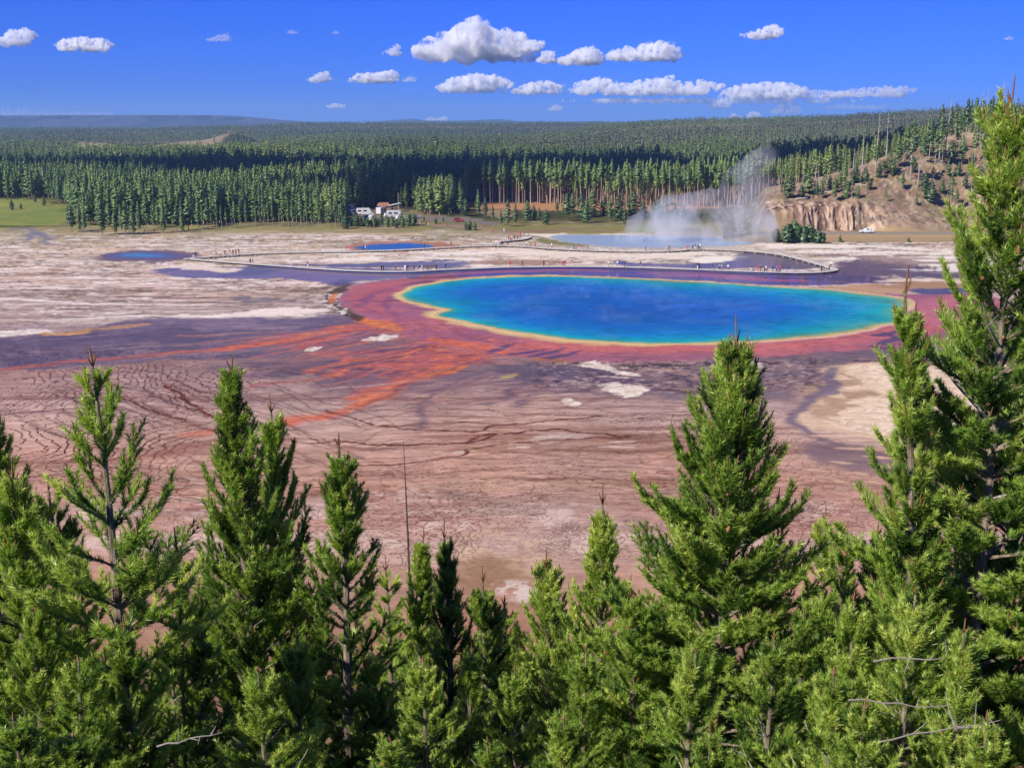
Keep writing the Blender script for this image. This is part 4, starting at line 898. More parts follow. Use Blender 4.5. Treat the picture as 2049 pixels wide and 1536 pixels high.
# ------------------------------------------------------------------ distant conifers
def conifer(seed, h=1.0, crown0=0.3, rad=0.13, nb=55, blade=3, trunk_r=0.012, shape=0.8, droop=0.1, sparse=0.0, rows=2):
    """one ragged conifer of height 1; returns trunk (V, F quads) and crown (V, tris, tint)"""
    R = np.random.default_rng(seed)
    n = 5; TV = []; TF = []
    zs = [0, 0.45, 0.97]; off = R.normal(0, 0.006, (3, 2)); off[0] = 0
    for i, z in enumerate(zs):
        for k in range(n): a = 6.283 * k / n; r = trunk_r * (1 - 0.85 * z); TV.append((off[i, 0] + r * math.cos(a), off[i, 1] + r * math.sin(a), z))
    for i in range(2):
        for k in range(n): TF.append((i * n + k, i * n + (k + 1) % n, (i + 1) * n + (k + 1) % n, (i + 1) * n + k))
    CV = []; CF = []; CT = []
    for j in range(nb):
        z = crown0 + (1 - crown0) * (((j + R.random()) / nb) ** 0.9) * 0.985
        if R.random() < sparse: continue
        k = (1 - z) / (1 - crown0); r = rad * min(1, (k / 0.6) ** shape) * R.uniform(0.6, 1.2) * (1 - 0.3 * max(0, (k - .75) / .25)) + 0.012
        az = j * 2.4 + R.normal(0, .4); c, s = math.cos(az), math.sin(az)
        dz = r * (R.uniform(-0.1, 0.5) - droop); w = r * R.uniform(0.35, 0.6); t0 = R.uniform(0.2, 0.6)
        zt = 0.03 + 0.02 * R.random()
        b = len(CV)
        CV += [(0.1 * r * c, 0.1 * r * s, z + zt), (0.6 * r * c - w * s, 0.6 * r * s + w * c, z + dz * .6), (r * 1.05 * c, r * 1.05 * s, z + dz), (0.6 * r * c + w * s, 0.6 * r * s - w * c, z + dz * .6), (0.45 * r * c, 0.45 * r * s, z - zt * 0.8)]
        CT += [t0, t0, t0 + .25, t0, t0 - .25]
        CF += [(b, b + 1, b + 2), (b, b + 2, b + 3), (b + 1, b + 4, b + 2), (b + 3, b + 2, b + 4)]
    b = len(CV); CV += [(0.014, 0, .93), (-.007, .012, .93), (-.007, -.012, .93), (0, 0, 1.01)]; CT += [.5] * 4; CF += [(b, b + 1, b + 3), (b + 1, b + 2, b + 3), (b + 2, b, b + 3)]
    return np.array(TV), np.array(TF), np.array(CV), np.array(CF), np.clip(np.array(CT), 0, 1)


# ---- right hill with the road cut
HP = [1440, 1490, 1530, 1600, 1700, 1740, 1800, 1900, 2049, 2300, 2700]
CLIFF = [0, 0, 1, 1, 1, .75, .35, .12, .05, 0, 0]
RIDGE = [2, 5, 12.5, 15, 21, 24, 28.5, 34, 40, 46, 50]


def hill_z(px, d):
    """height of the right hill at bearing px and distance d"""
    px = np.asarray(px, float); d = np.asarray(d, float)
    cl = np.interp(px, HP, CLIFF); rz = np.interp(px, HP, RIDGE); on = sstep(px, 1435, 1540)
    emb = 2.0 * sstep(d, 411, 419)
    foot = 433 + 4 * np.sin(px / 37.0)
    top = np.interp(px, HP, [2, 2.5, 8.5, 10, 10.2, 10, 9, 8, 8, 8, 8])
    wc = 4.0 * cl + 26 * (1 - cl)
    z1 = (top - 2) * np.clip((d - foot) / wc, 0, 1) ** (0.8)
    d1 = foot + wc; rid = d1 + np.interp(px, HP, [10, 14, 22, 34, 48, 55, 66, 84, 105, 130, 150])
    u = np.clip((d - d1) / (rid - d1), 0, 1); z2 = (rz - top) * (1 - (1 - u) ** 1.5) * (rz > top) 
    z = emb + z1 + np.maximum(z2, 0)
    back = np.clip((d - rid) / 300, 0, 1); z = z * (1 - 0.55 * back)
    return z * on


def hxy(px, d): return (px - W / 2) / FOC * (d * CP + EYE * SP), d


hp = np.r_[np.arange(1436, 2060, 3.0), np.arange(2065, 2700, 12.0)]; hd = np.r_[np.linspace(408, 430, 16), np.arange(430.5, 446, 0.5), np.arange(446.5, 560, 1.6), np.linspace(562, 900, 40)]
A, Bd = np.meshgrid(hp, hd); px_ = A.ravel(); d_ = Bd.ravel(); X_, Y_ = hxy(px_, d_)
n1_ = fbm(X_ / 3, Y_ / 3, 401, 4); n2_ = fbm(X_ / 12, Y_ / 12, 402, 4); ribs = fbm(X_ / 1.6, Y_ / 14, 403, 4)
cl_ = np.interp(px_, HP, CLIFF); fc_ = cl_ * sstep(d_, 430, 434) * (1 - sstep(d_, 440, 448))
fr_ = np.abs(fbm(X_ / .9, Y_ / 5, 409, 3)); Yd = Y_ + fc_ * (ribs * 2.4 + n1_ * 1.6 + fr_ * 1.5); Z_ = hill_z(px_, d_ + fc_ * (ribs * 1.2)) + (0.35 * n1_ + 0.9 * n2_) * sstep(d_, 436, 450) * sstep(px_, 1450, 1540) - 0.06 + .5 * fbm(X_ / 1.2, Y_ / 1.2, 405, 3) * sstep(d_, 440, 452) * np.clip(fbm(X_ / 9, Y_ / 9, 406, 2) + .3, 0, 1)
road = sstep(d_, 418.5, 420) * (1 - sstep(d_, 427.5, 429)); Z_ = np.where((d_ > 418) & (d_ < 430), np.minimum(Z_, 2.0), Z_)
tone = np.tile(C(150, 124, 98), (len(X_), 1)) * (1 + 0.22 * n2_ + 0.16 * n1_)[:, None]
def tmix(col, a):
    global tone
    tone = tone * (1 - a[:, None]) + np.asarray(col) * a[:, None]
tmix(C(124, 118, 72), sstep(n2_ - 0.4 * n1_, 0.1, 0.6) * 0.6)
tmix(C(160, 136, 100), (1 - sstep(d_, 417, 419)) * 0.8)
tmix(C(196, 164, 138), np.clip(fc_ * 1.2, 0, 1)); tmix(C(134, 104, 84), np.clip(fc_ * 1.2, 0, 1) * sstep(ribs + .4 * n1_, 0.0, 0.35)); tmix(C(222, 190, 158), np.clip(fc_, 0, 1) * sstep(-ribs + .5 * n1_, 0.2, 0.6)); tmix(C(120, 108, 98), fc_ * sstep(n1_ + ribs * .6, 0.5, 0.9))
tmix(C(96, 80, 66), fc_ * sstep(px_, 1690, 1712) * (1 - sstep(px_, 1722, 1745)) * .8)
tmix(C(196, 170, 140), 0.5 * sstep(n1_ + n2_, 0.5, 0.9) * sstep(d_, 445, 455))
tmix(C(150, 140, 124), road); tmix(C(178, 150, 108), 0.7 * (sstep(d_, 415.5, 417.5) * (1 - sstep(d_, 418.5, 420)) + sstep(d_, 427.5, 429) * (1 - sstep(d_, 431, 433))))
tmix(C(110, 112, 62), (1 - sstep(d_, 410, 413)) * 0.7); tmix(C(70, 76, 42), sstep(d_, 560, 640))
tmix(C(88, 66, 52), fc_ * sstep(fr_, .35, .7) * .7); lf = 1 - sstep(px_ + 20 * n2_, 1500, 1545); tmix(C(150, 132, 100), lf * (d_ < 424)); tmix(C(86, 80, 46), lf * (d_ >= 424)); tmix(C(92, 78, 66), sstep(fbm(X_ / 2.2, Y_ / 2.2, 407, 4), .25, .6) * .6 * (d_ > 436)); tmix(C(196, 176, 156), sstep(fbm(X_ / 1.3, Y_ / 1.3, 408, 3), .45, .7) * .6 * (d_ > 436))
nh = len(hp); qh = (np.arange(len(hd) - 1)[:, None] * nh + np.arange(nh - 1)[None, :]).ravel()
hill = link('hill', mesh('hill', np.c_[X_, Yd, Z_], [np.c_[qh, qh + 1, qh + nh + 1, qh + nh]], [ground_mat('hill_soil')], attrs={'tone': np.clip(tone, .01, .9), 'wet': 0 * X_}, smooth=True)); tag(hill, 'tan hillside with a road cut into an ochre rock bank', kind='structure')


def top_z(px, d):
    X, Y = hxy(px, d); return max(float(hill_z(px, d)), float(HF(np.array([X]), np.array([Y]))[0]) * float(d > 600))


FBARK = [PALEBARK, simple('dark_bark', (0.20, 0.15, 0.11), 0.9, 0.1, 0.3, 2.0), GREYWOOD]  # the brown one is a darker bark for spruces, young trees and bushes
def con_data(t, bark): return mesh('trunk', t[0], [t[1]], [bark]), mesh('crown', t[2], [t[3]], [FARNEEDLE], attrs={'tint': t[4]})


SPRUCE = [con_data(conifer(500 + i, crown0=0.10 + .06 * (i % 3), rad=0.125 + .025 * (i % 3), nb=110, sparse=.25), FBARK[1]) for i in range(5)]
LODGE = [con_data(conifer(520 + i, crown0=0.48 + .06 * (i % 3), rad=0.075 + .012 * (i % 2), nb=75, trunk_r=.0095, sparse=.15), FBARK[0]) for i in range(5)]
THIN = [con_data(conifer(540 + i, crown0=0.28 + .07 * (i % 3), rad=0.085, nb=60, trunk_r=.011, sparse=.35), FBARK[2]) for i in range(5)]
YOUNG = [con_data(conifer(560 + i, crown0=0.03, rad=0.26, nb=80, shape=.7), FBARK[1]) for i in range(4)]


def plant(dat, px, d, h, label, group, wide=1.0, name='pine_tree', cat='pine tree'):
    X, Y = hxy(px, d); z = top_z(px, d) - 0.15; dt = random.choice(dat)
    o = link(name, None, loc=(X, Y, z), rz=random.uniform(0, 6.28), sc=(h * wide, h * wide, h)); tag(o, label, cat, group)
    link('trunk', dt[0], o); link('crown', dt[1], o); return o


def dist_of(py): return float(at(W / 2, py)[1])


r_ = random.uniform
for i in range(36):                         # the clump on the left edge of the flats
    px = 136 + 292 * (i + r_(0, .9)) / 36; py = (470 if px < 330 else 466) - abs(r_(-1, 1)) * 20
    plant(SPRUCE if i % 3 else THIN, px, dist_of(py), r_(8.5, 14), 'dark conifer in the front clump where the forest reaches farthest onto the flats', 'conifers of the front left clump', r_(.8, 1.15))
for i in range(30):                         # the grey half-dead stand
    px = 432 + 258 * (i + r_(0, .9)) / 30; py = 459 - abs(r_(-1, 1)) * 10
    plant(THIN, px, dist_of(py), r_(7, 11.5), 'thin grey stemmed pine in the half dead stand left of the parking area', 'pines of the grey half dead stand', r_(.8, 1.2))
for i in range(20):
    px = 690 + 142 * (i + r_(0, .9)) / 20; o = plant(YOUNG, px, dist_of(458 - abs(r_(-1, 1)) * 8), r_(3.2, 5.8), 'low dark shrub in the hedge hiding the parking area', 'shrubs in front of the parking area', r_(1.0, 1.5), 'bush', 'bush')
for px, py, h in ((917 - 30, 443, 2.2), (848, 442, 2.4), (872, 448, 3.0), (908, 443, 2.6), (24, 420, 5), (42, 418, 3), (88, 411, 5), (70, 404, 4), (940, 460, 4.2), (932, 461, 3.4), (950, 461, 3.6)):
    plant(YOUNG, px, dist_of(py), h, 'round dark shrub standing alone by the road field' if px > 200 else 'dark shrub standing alone on the green meadow', 'lone shrubs on the road field' if px > 200 else 'lone shrubs on the meadow', 1.1, 'bush', 'bush')
for i in range(30):                         # young trees below the tall stand
    px = 900 + 470 * (i + r_(0, .9)) / 30; py = r_(428, 458) if px > 960 else r_(420, 434)
    plant(SPRUCE + YOUNG, px, dist_of(py), r_(6, 12), 'bushy young conifer on the grassy bank below the tall pale trunked stand', 'young conifers below the tall stand', r_(.9, 1.2))
for i in range(46):                         # front row of the tall pale trunks
    px = 946 + 578 * (i + r_(0, .9)) / 46; py = np.interp(px, [945, 1000, 1200, 1520], [404, 410, 414, 420]) - r_(0, 5)
    plant(LODGE, px, dist_of(py), r_(19, 23.5), 'tall lodgepole pine with a bare pale trunk at the sunlit front of its stand', 'front row of tall pale trunked pines', r_(.9, 1.2))
HT = [(1585, 452, 6), (1600, 449, 5), (1640, 449, 7), (1665, 447, 8.5), (1700, 447, 11), (1712, 447, 6), (1690, 449, 7), (1735, 458, 4.5), (1768, 448, 6), (1815, 470, 24), (1845, 460, 10), (1858, 458, 9), (1850, 462, 7), (1898, 456, 15), (1780, 474, 6), (1760, 476, 5.5), (1745, 480, 10), (1870, 500, 22), (1850, 498, 17), (1862, 492, 15), (1838, 489, 12),
      (1890, 484, 7), (1910, 486, 6), (1925, 474, 7), (1932, 478, 9), (1955, 470, 11), (1960, 490, 16), (1940, 500, 17), (1975, 505, 15), (1990, 480, 9), (1905, 510, 18), (1885, 515, 15), (1920, 520, 20), (1948, 530, 18), (1980, 530, 16), (1860, 478, 5), (1800, 492, 8), (1725, 466, 6), (1675, 460, 7), (1655, 462, 5), (1560, 447, 7), (1575, 449, 9), (1612, 455, 9), (1630, 452, 6), (1645, 458, 10), (1668, 456, 5), (1684, 460, 12), (1705, 465, 8), (1716, 462, 5), (1752, 470, 6), (1772, 478, 8), (1788, 484, 12), (1806, 486, 6), (1822, 480, 5), (1835, 500, 9), (1852, 505, 11), (1876, 492, 13), (1895, 500, 9), (1915, 498, 12), (1936, 490, 8), (1952, 512, 14), (1968, 520, 9), (1880, 470, 5), (1910, 464, 6), (1935, 462, 9), (1830, 452, 4), (1800, 462, 7)]
for i, (px, d, h) in enumerate(HT):
    plant(THIN if (h > 12 or i % 4 == 0) else YOUNG + SPRUCE, px, d, h, 'scattered grey green pine on the bare tan hillside' if h > 9 else 'small bushy conifer dotting the bare tan hillside', 'tall pines scattered on the hillside' if h > 9 else 'small conifers scattered on the hillside', 1.15)
for i in range(26):                         # the ridge line against the sky and far slope
    px = 1880 + 230 * (i + r_(0, .9)) / 26; d = np.interp(px, [1880, 2049], [528, 545]) + r_(0, 30)
    plant(THIN + LODGE, px, d, r_(10, 16), 'thin pine on the ridge crest standing against the far slope', 'pines along the ridge crest', 1.1)
# dark round bush at the steam's edge
BB = MB(); R = np.random.default_rng(31)
bl = [conifer(600 + i, crown0=0.0, rad=0.6, nb=120, shape=.35, droop=0) for i in range(7)]
CVs = []; CFs = []; CTs = []; nn = 0
for i, t_ in enumerate(bl):
    s = (4.6, 6.4, 7.2, 5.6, 6.2, 4.4, 3.6)[i]; offx = (-7, -4, -1.2, 1.8, 4.2, 6.4, 8.0)[i]
    v = t_[2] * np.array([s * .62, s * .62, s]) + np.array([offx, R.uniform(-2, 2), 0]); CVs.append(v); CFs.append(t_[3] + nn); CTs.append(t_[4]); nn += len(v)
p = at(1566, 473); bo = link('bush', None, loc=(p[0], 409, -0.1)); tag(bo, 'wide dark green bush at the foot of the ochre rock bank', 'bush')
link('crown', mesh('crown', np.vstack(CVs), [np.vstack(CFs)], [FARNEEDLE], attrs={'tint': np.hstack(CTs) - .08}), bo)
m = MB(); [m.tube([(x, 0, 0), (x + .3, .2, 3.2)], [.16, .05], 6) for x in (-4, -1.2, 1.8, 4.2)]; m.build('stem', FBARK[1], bo)
for px, py, h, w, lab in ((1605, 470, 5.2, 1.1, 'narrow bush right beside the wide dark bush'), (1681, 477, 2.6, 1.2, 'small dark bush on the embankment left of the car'), (1818, 481, 2.0, 1.3, 'small dark bush on the embankment right of the car')):
    d = 411 if py > 472 else 413; X, Y = hxy(px, d); o = link('bush', None, loc=(X, Y, float(hill_z(px, d)) - .1), sc=(h * w, h * w, h)); tag(o, lab, 'bush'); link('crown', YOUNG[1][1], o); link('stem', YOUNG[1][0], o)
# dead poles and fallen logs on the hill
R = np.random.default_rng(77)
for i, (px, d, h) in enumerate([(1745, 480, 22), (1718, 470, 16), (1765, 500, 18), (1700, 462, 14), (1880, 505, 24), (1948, 520, 22), (1915, 500, 14), (1960, 540, 20), (1830, 466, 12), (1990, 545, 22), (1625, 455, 12)]):
    X, Y = hxy(px, d); m = MB(); lx = R.normal(0, .04) * h; m.tube([(0, 0, -.5), (lx * .4, 0, h * .5), (lx, 0, h)], [.24, .17, .05], 6)
    for k in range(9): z = R.uniform(.3, .95) * h; a = R.uniform(0, 6.28); m.tube([(lx * z / h, 0, z), (lx * z / h + math.cos(a) * 1.3, math.sin(a) * 1.3, z + R.uniform(-.2, .5))], [.06, .02], 4)
    o = link('dead_tree', None, loc=(X, Y, float(hill_z(px, d)))); tag(o, 'bare grey dead trunk standing among the hillside pines', 'dead tree', 'dead trunks standing on the hillside'); m.build('trunk', GREYWOOD, o)
for i, (px, d, L, a) in enumerate([(1880, 462, 7, -.5), (1715, 462, 5, -.4), (1640, 458, 6, .5), (1600, 446, 5, .2), (1690, 468, 5, .3), (1905, 470, 5, -.7), (1860, 470, 7, .6), (1965, 535, 7, .4), (1800, 480, 6, .9), (1650, 455, 4, -.2)]):
    X, Y = hxy(px, d); m = MB(); m.tube([(-L / 2, 0, 0.15), (0, 0.1, 0.25), (L / 2, 0, .2)], [.22, .18, .08], 6); [m.tube([(x, 0, .2), (x + .4, s * .9, .6)], [.06, .02], 4) for x, s in ((-1, 1), (.6, -1), (1.4, 1))]
    # lie along the slope
    e = 3.0; gx_ = (float(hill_z(px + 15, d)) - float(hill_z(px - 15, d))) / (2 * 15 / FOC * d); dx, dy = math.cos(a), math.sin(a); gy_ = (float(hill_z(px, d + e)) - float(hill_z(px, d - e))) / (2 * e)
    o = m.build('fallen_log', simple('bleached_log', (0.5, 0.44, 0.36), .85, .1), None, loc=(X, Y, float(hill_z(px, d)) + .15)); o.rotation_euler = (0, -math.atan(gx_ * dx + gy_ * dy), a)
    tag(o, 'bleached fallen trunk lying on the tan hillside', 'log', 'fallen trunks on the hillside')

# ---- the forest: one mass
CLEAR = [np.array(z, float) for z in ([(-400, 397), (70, 397), (112, 404), (150, 420), (160, 470), (-400, 470)], [(690, 446), (706, 420), (760, 412), (832, 416), (838, 430), (960, 432), (1005, 444), (1010, 470), (690, 470)], [(886, 404), (900, 377), (944, 372), (952, 382), (936, 394), (905, 408)], [(960, 420), (1520, 424), (1520, 480), (960, 480)])]
EDGE = [(-600, 396), (100, 396), (118, 408), (134, 452), (250, 452), (430, 452), (440, 447), (690, 447), (700, 425), (830, 425), (840, 431), (900, 431), (944, 402), (1000, 408), (1200, 412), (1520, 416), (1560, 416), (2700, 416)]
POS = []
def scatter(d0, d1, sp, dens=1.0, jit=.5):
    R = np.random.default_rng(int(d0)); out = []
    y = d0
    while y < d1:
        half = 0.50 * y + 12; n = int(2 * half / sp); x = -half + (np.arange(n) + R.uniform(0, 1, n)) * sp; out.append(np.c_[x, y + R.uniform(-.5, .5, n) * sp, R.random(n)]); y += sp
    P = np.vstack(out); return P[P[:, 2] < dens][:, :2]


def keep(P):
    X, Y = P[:, 0], P[:, 1]; px, py = proj(X, Y, 0 * X); k = py < np.interp(px, [e[0] for e in EDGE], [e[1] for e in EDGE])
    for c in CLEAR: k &= ~inside(c, px, py)
    k &= ~(meadow_mask(X, Y) & ~((X > -497) & (X < -400) & (HF(X, Y) > 3)))
    # the bare face of the right hill
    bare = (px > 1500) & (Y > 405) & (Y < np.interp(px, [1500, 1560, 1640, 1700, 1760, 1850, 1950, 2049, 2700], [434, 444, 451, 458, 470, 497, 528, 545, 560]))
    return P[k & ~bare]


def build_forest(P, kinds, hfun, wfun, pick, tintf):
    X, Y = P[:, 0], P[:, 1]; R = np.random.default_rng(3); n = len(P); px = far_px(X, Y)
    Z = np.maximum(HF(X, Y) * sstep(Y, 600, 700), np.where((px > 1436) & (Y < 900), hill_z(px, np.minimum(Y, 899)), 0)) - .2
    h = hfun(R, X, Y, px) * (.5 + .62 * R.random(n) ** .65) * (1 + .15 * fbm(X / 45, Y / 70, 561, 3)); w = wfun(R, n) * h; a = R.uniform(0, 6.28, n); kd = pick(R, X, Y, px)
    V = []; F = []; T = []; M = []; o = 0
    for k, (tv, tf, cv, cf, ct) in enumerate(kinds):
        i = np.nonzero(kd == k)[0]
        if not len(i): continue
        ca, sa = np.cos(a[i])[:, None], np.sin(a[i])[:, None]
        for v0, f0, t0, mi in ((tv, np.vstack([tf[:, [0, 1, 2]], tf[:, [0, 2, 3]]]), np.full(len(tv), .5), 1), (cv, cf, ct, 0)):
            vx = (v0[None, :, 0] * ca - v0[None, :, 1] * sa) * w[i][:, None] + X[i][:, None]; vy = (v0[None, :, 0] * sa + v0[None, :, 1] * ca) * w[i][:, None] + Y[i][:, None]; vz = v0[None, :, 2] * h[i][:, None] + Z[i][:, None]
            V.append(np.stack([vx, vy, vz], 2).reshape(-1, 3)); F.append((f0[None] + (np.arange(len(i)) * len(v0))[:, None, None]).reshape(-1, 3) + o); M.append(np.full(len(i) * len(f0), mi))
            T.append((t0[None] + tintf(R, X[i], Y[i], px[i])[:, None]).ravel()); o += len(i) * len(v0)
    return np.vstack(V), np.vstack(F), np.clip(np.hstack(T), 0, 1), np.hstack(M)


def h_of(R, X, Y, px):
    h = np.full(len(X), 15.5) + 2 * fbm(X / 80, Y / 80, 501, 3)
    h = np.where((px > 930) & (px < 1540) & (Y < 640), 20.5, h)
    h = np.where((px < 450) & (Y < 470), 11.5, h); h = np.where((px > 430) & (px < 700) & (Y < 490), 9.5, h); h = np.where((px > 1530) & (Y < 640), 13.5, h); return h


def pick_near(R, X, Y, px):
    k = R.integers(0, 3, len(X)); k = np.where((px > 930) & (px < 1560) & (Y < 720), R.integers(3, 6, len(X)), k); k = np.where((px > 1530) & (R.random(len(X)) < .6), R.integers(6, 8, len(X)), k); k = np.where((px > 430) & (px < 700) & (Y < 480), R.integers(6, 8, len(X)), k); return np.where(R.random(len(X)) < .05, R.integers(8, 10, len(X)), k)


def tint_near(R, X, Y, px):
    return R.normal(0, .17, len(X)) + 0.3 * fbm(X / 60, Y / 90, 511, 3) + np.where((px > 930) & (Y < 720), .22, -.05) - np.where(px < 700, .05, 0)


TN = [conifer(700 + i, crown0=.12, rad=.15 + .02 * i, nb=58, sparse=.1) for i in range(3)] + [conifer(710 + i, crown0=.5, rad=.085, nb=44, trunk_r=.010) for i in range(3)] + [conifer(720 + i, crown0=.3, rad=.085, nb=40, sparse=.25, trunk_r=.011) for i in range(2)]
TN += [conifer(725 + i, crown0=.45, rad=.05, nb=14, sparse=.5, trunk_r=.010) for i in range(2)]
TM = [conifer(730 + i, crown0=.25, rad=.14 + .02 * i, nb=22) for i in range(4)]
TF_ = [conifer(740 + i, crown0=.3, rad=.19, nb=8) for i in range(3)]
P1 = keep(scatter(428, 760, 4.6)); P2 = keep(scatter(760, 1300, 7.2)); P3 = keep(scatter(1300, 2500, 13)); P4 = keep(scatter(2500, 4300, 22))
far_w = lambda lo, hi: (lambda R, n: R.uniform(lo, hi, n))
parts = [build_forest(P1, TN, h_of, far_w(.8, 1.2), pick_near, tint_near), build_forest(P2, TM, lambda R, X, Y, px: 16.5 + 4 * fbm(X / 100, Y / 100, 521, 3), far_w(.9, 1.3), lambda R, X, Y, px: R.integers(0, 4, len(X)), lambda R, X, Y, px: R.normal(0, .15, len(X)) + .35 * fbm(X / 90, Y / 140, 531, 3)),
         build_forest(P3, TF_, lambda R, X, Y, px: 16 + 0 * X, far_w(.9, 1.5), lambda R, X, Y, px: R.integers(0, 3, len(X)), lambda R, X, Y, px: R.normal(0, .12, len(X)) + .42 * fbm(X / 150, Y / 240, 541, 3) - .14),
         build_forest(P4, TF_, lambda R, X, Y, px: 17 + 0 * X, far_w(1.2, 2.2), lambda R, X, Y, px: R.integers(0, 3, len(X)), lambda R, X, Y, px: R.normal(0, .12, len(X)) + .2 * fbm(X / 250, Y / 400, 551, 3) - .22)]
thin = lambda P, a, b, th, sd_: P[fbm(P[:, 0] / a, P[:, 1] / b, sd_, 3) < th]
P2 = thin(P2, 90, 60, .55, 571); P3 = thin(P3, 170, 110, .5, 572); P4 = thin(P4, 300, 200, .55, 573)
print('forest trees', len(P1), len(P2), len(P3), len(P4), 'tris', sum(len(p[1]) for p in parts))
o = 0; Vs, Fs, Ts, Ms = [], [], [], []
for v, f, t_, m_ in parts: Vs.append(v); Fs.append(f + o); Ts.append(t_); Ms.append(m_); o += len(v)
fo = link('forest', mesh('forest', np.vstack(Vs), [np.vstack(Fs)], [FARNEEDLE, PALEBARK], np.hstack(Ms), {'tint': np.hstack(Ts)})); tag(fo, 'dense lodgepole forest covering the valley and far slopes', 'forest', None, 'stuff')

# ---- mesa and the blue hills far behind
def skyline(name, pts, d, label, rgb, y0=300, seed=1, gull=0.0):
    P = np.array(pts, float); xs = np.arange(P[0, 0], P[-1, 0] + .1, 4.0); ys = np.interp(xs, P[:, 0], P[:, 1]); R = np.random.default_rng(seed)
    V = []; nx = len(xs); rows = 14; T = []
    for j in range(rows):
        f = j / (rows - 1)
        for x, y in zip(xs, ys):
            X = (x - W / 2) / FOC * d * CP; ztop = EYE + (245 - y) / FOC * d * CP * 1.02
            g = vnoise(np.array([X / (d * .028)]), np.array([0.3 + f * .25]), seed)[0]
            cut = gull * (abs(2 * g - 1)) * math.sin(min(1, f * 1.05) * math.pi) * d * .09
            prof = (f ** 0.8 if gull else math.sin(f * math.pi / 2)); V.append((X, d - (1 - f) * d * .09 + cut, ztop * prof - 4)); T.append(g)
    for x, y in zip(xs, ys): X = (x - W / 2) / FOC * d * CP; V.append((X * 1.2, d * 1.25, EYE + (245 - y) / FOC * d * CP * .8))
    n = rows + 1; q = (np.arange(n - 1)[:, None] * nx + np.arange(nx - 1)[None, :]).ravel()
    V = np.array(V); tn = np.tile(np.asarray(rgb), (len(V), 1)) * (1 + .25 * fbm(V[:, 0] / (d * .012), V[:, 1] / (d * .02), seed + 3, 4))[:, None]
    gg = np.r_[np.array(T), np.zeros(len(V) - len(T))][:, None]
    if gull: tn = tn * np.where(np.abs(2 * gg - 1) > .45, 1.0, 2.3) * np.array([1.0, .95, .95])  # gully shading put into the colour: dark wooded recesses, paler rock ribs
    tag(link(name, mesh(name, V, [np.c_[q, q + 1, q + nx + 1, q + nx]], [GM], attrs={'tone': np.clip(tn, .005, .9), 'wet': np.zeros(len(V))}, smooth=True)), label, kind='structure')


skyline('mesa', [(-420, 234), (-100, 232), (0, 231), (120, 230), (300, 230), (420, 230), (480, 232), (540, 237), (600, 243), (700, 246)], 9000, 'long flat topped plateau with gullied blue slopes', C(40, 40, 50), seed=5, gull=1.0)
skyline('hills', [(720, 248), (760, 242), (830, 237), (850, 241), (920, 241), (1000, 238), (1040, 242), (1120, 243), (1190, 242), (1200, 241), (1240, 248)], 11500, 'low blue hills on the horizon', C(46, 58, 52), seed=9)
# ------------------------------------------------------------------ boardwalk
PLANK = simple('grey_planks', (0.50, 0.45, 0.38), .8, .15, .25, 1.2); BEAMW = simple('dark_beam', (0.12, 0.095, 0.075), .85, .1, .3, 1.0); POSTW = simple('post_wood', (0.24, 0.185, 0.14), .85, .1, .3, 1.5); RAILW = simple('rail_wood', (0.34, 0.32, 0.30), .7, .2, .2, 1.0)
LOW = [(372, 517), (400, 519), (440, 522.5), (500, 527), (560, 531), (620, 535.5), (690, 540), (760, 542.5), (820, 542.5), (850, 541), (890, 538.5), (950, 536), (1020, 533.5), (1100, 532.5), (1180, 532.5), (1260, 533.5), (1340, 536), (1400, 538.5), (1470, 541), (1540, 543.5), (1600, 545), (1640, 544), (1664, 541.5), (1672, 538.5), (1662, 534.5)]
UPP = [(1662, 534.5), (1640, 528), (1610, 519.5), (1580, 512), (1550, 506.5), (1510, 502.5), (1460, 499.5), (1410, 498), (1380, 499), (1350, 501.5), (1300, 502.5), (1240, 502), (1180, 500.5), (1120, 498), (1080, 495), (1040, 492), (1000, 490.5), (960, 491), (900, 494), (850, 497), (780, 500.5), (700, 502.5), (620, 503.5), (560, 505), (520, 506.5), (480, 509), (440, 511.5), (405, 514), (384, 516), (372, 517)]
DZ = 0.55


def walk(pts, step=2.2):
    P = wpts(pts, False, 2); Wd = np.array([at(p[0], p[1], DZ)[:2] for p in P]); s = np.r_[0, np.cumsum(np.linalg.norm(np.diff(Wd, axis=0), axis=1))]
    n = int(s[-1] / step); t_ = np.linspace(0, s[-1], n + 1); return np.c_[np.interp(t_, s, Wd[:, 0]), np.interp(t_, s, Wd[:, 1])]


def ribbon(Q, w, z0, z1, closed=False):
    T = np.gradient(Q, axis=0); T /= np.linalg.norm(T, axis=1, keepdims=True) + 1e-9; N = np.c_[-T[:, 1], T[:, 0]]; return N


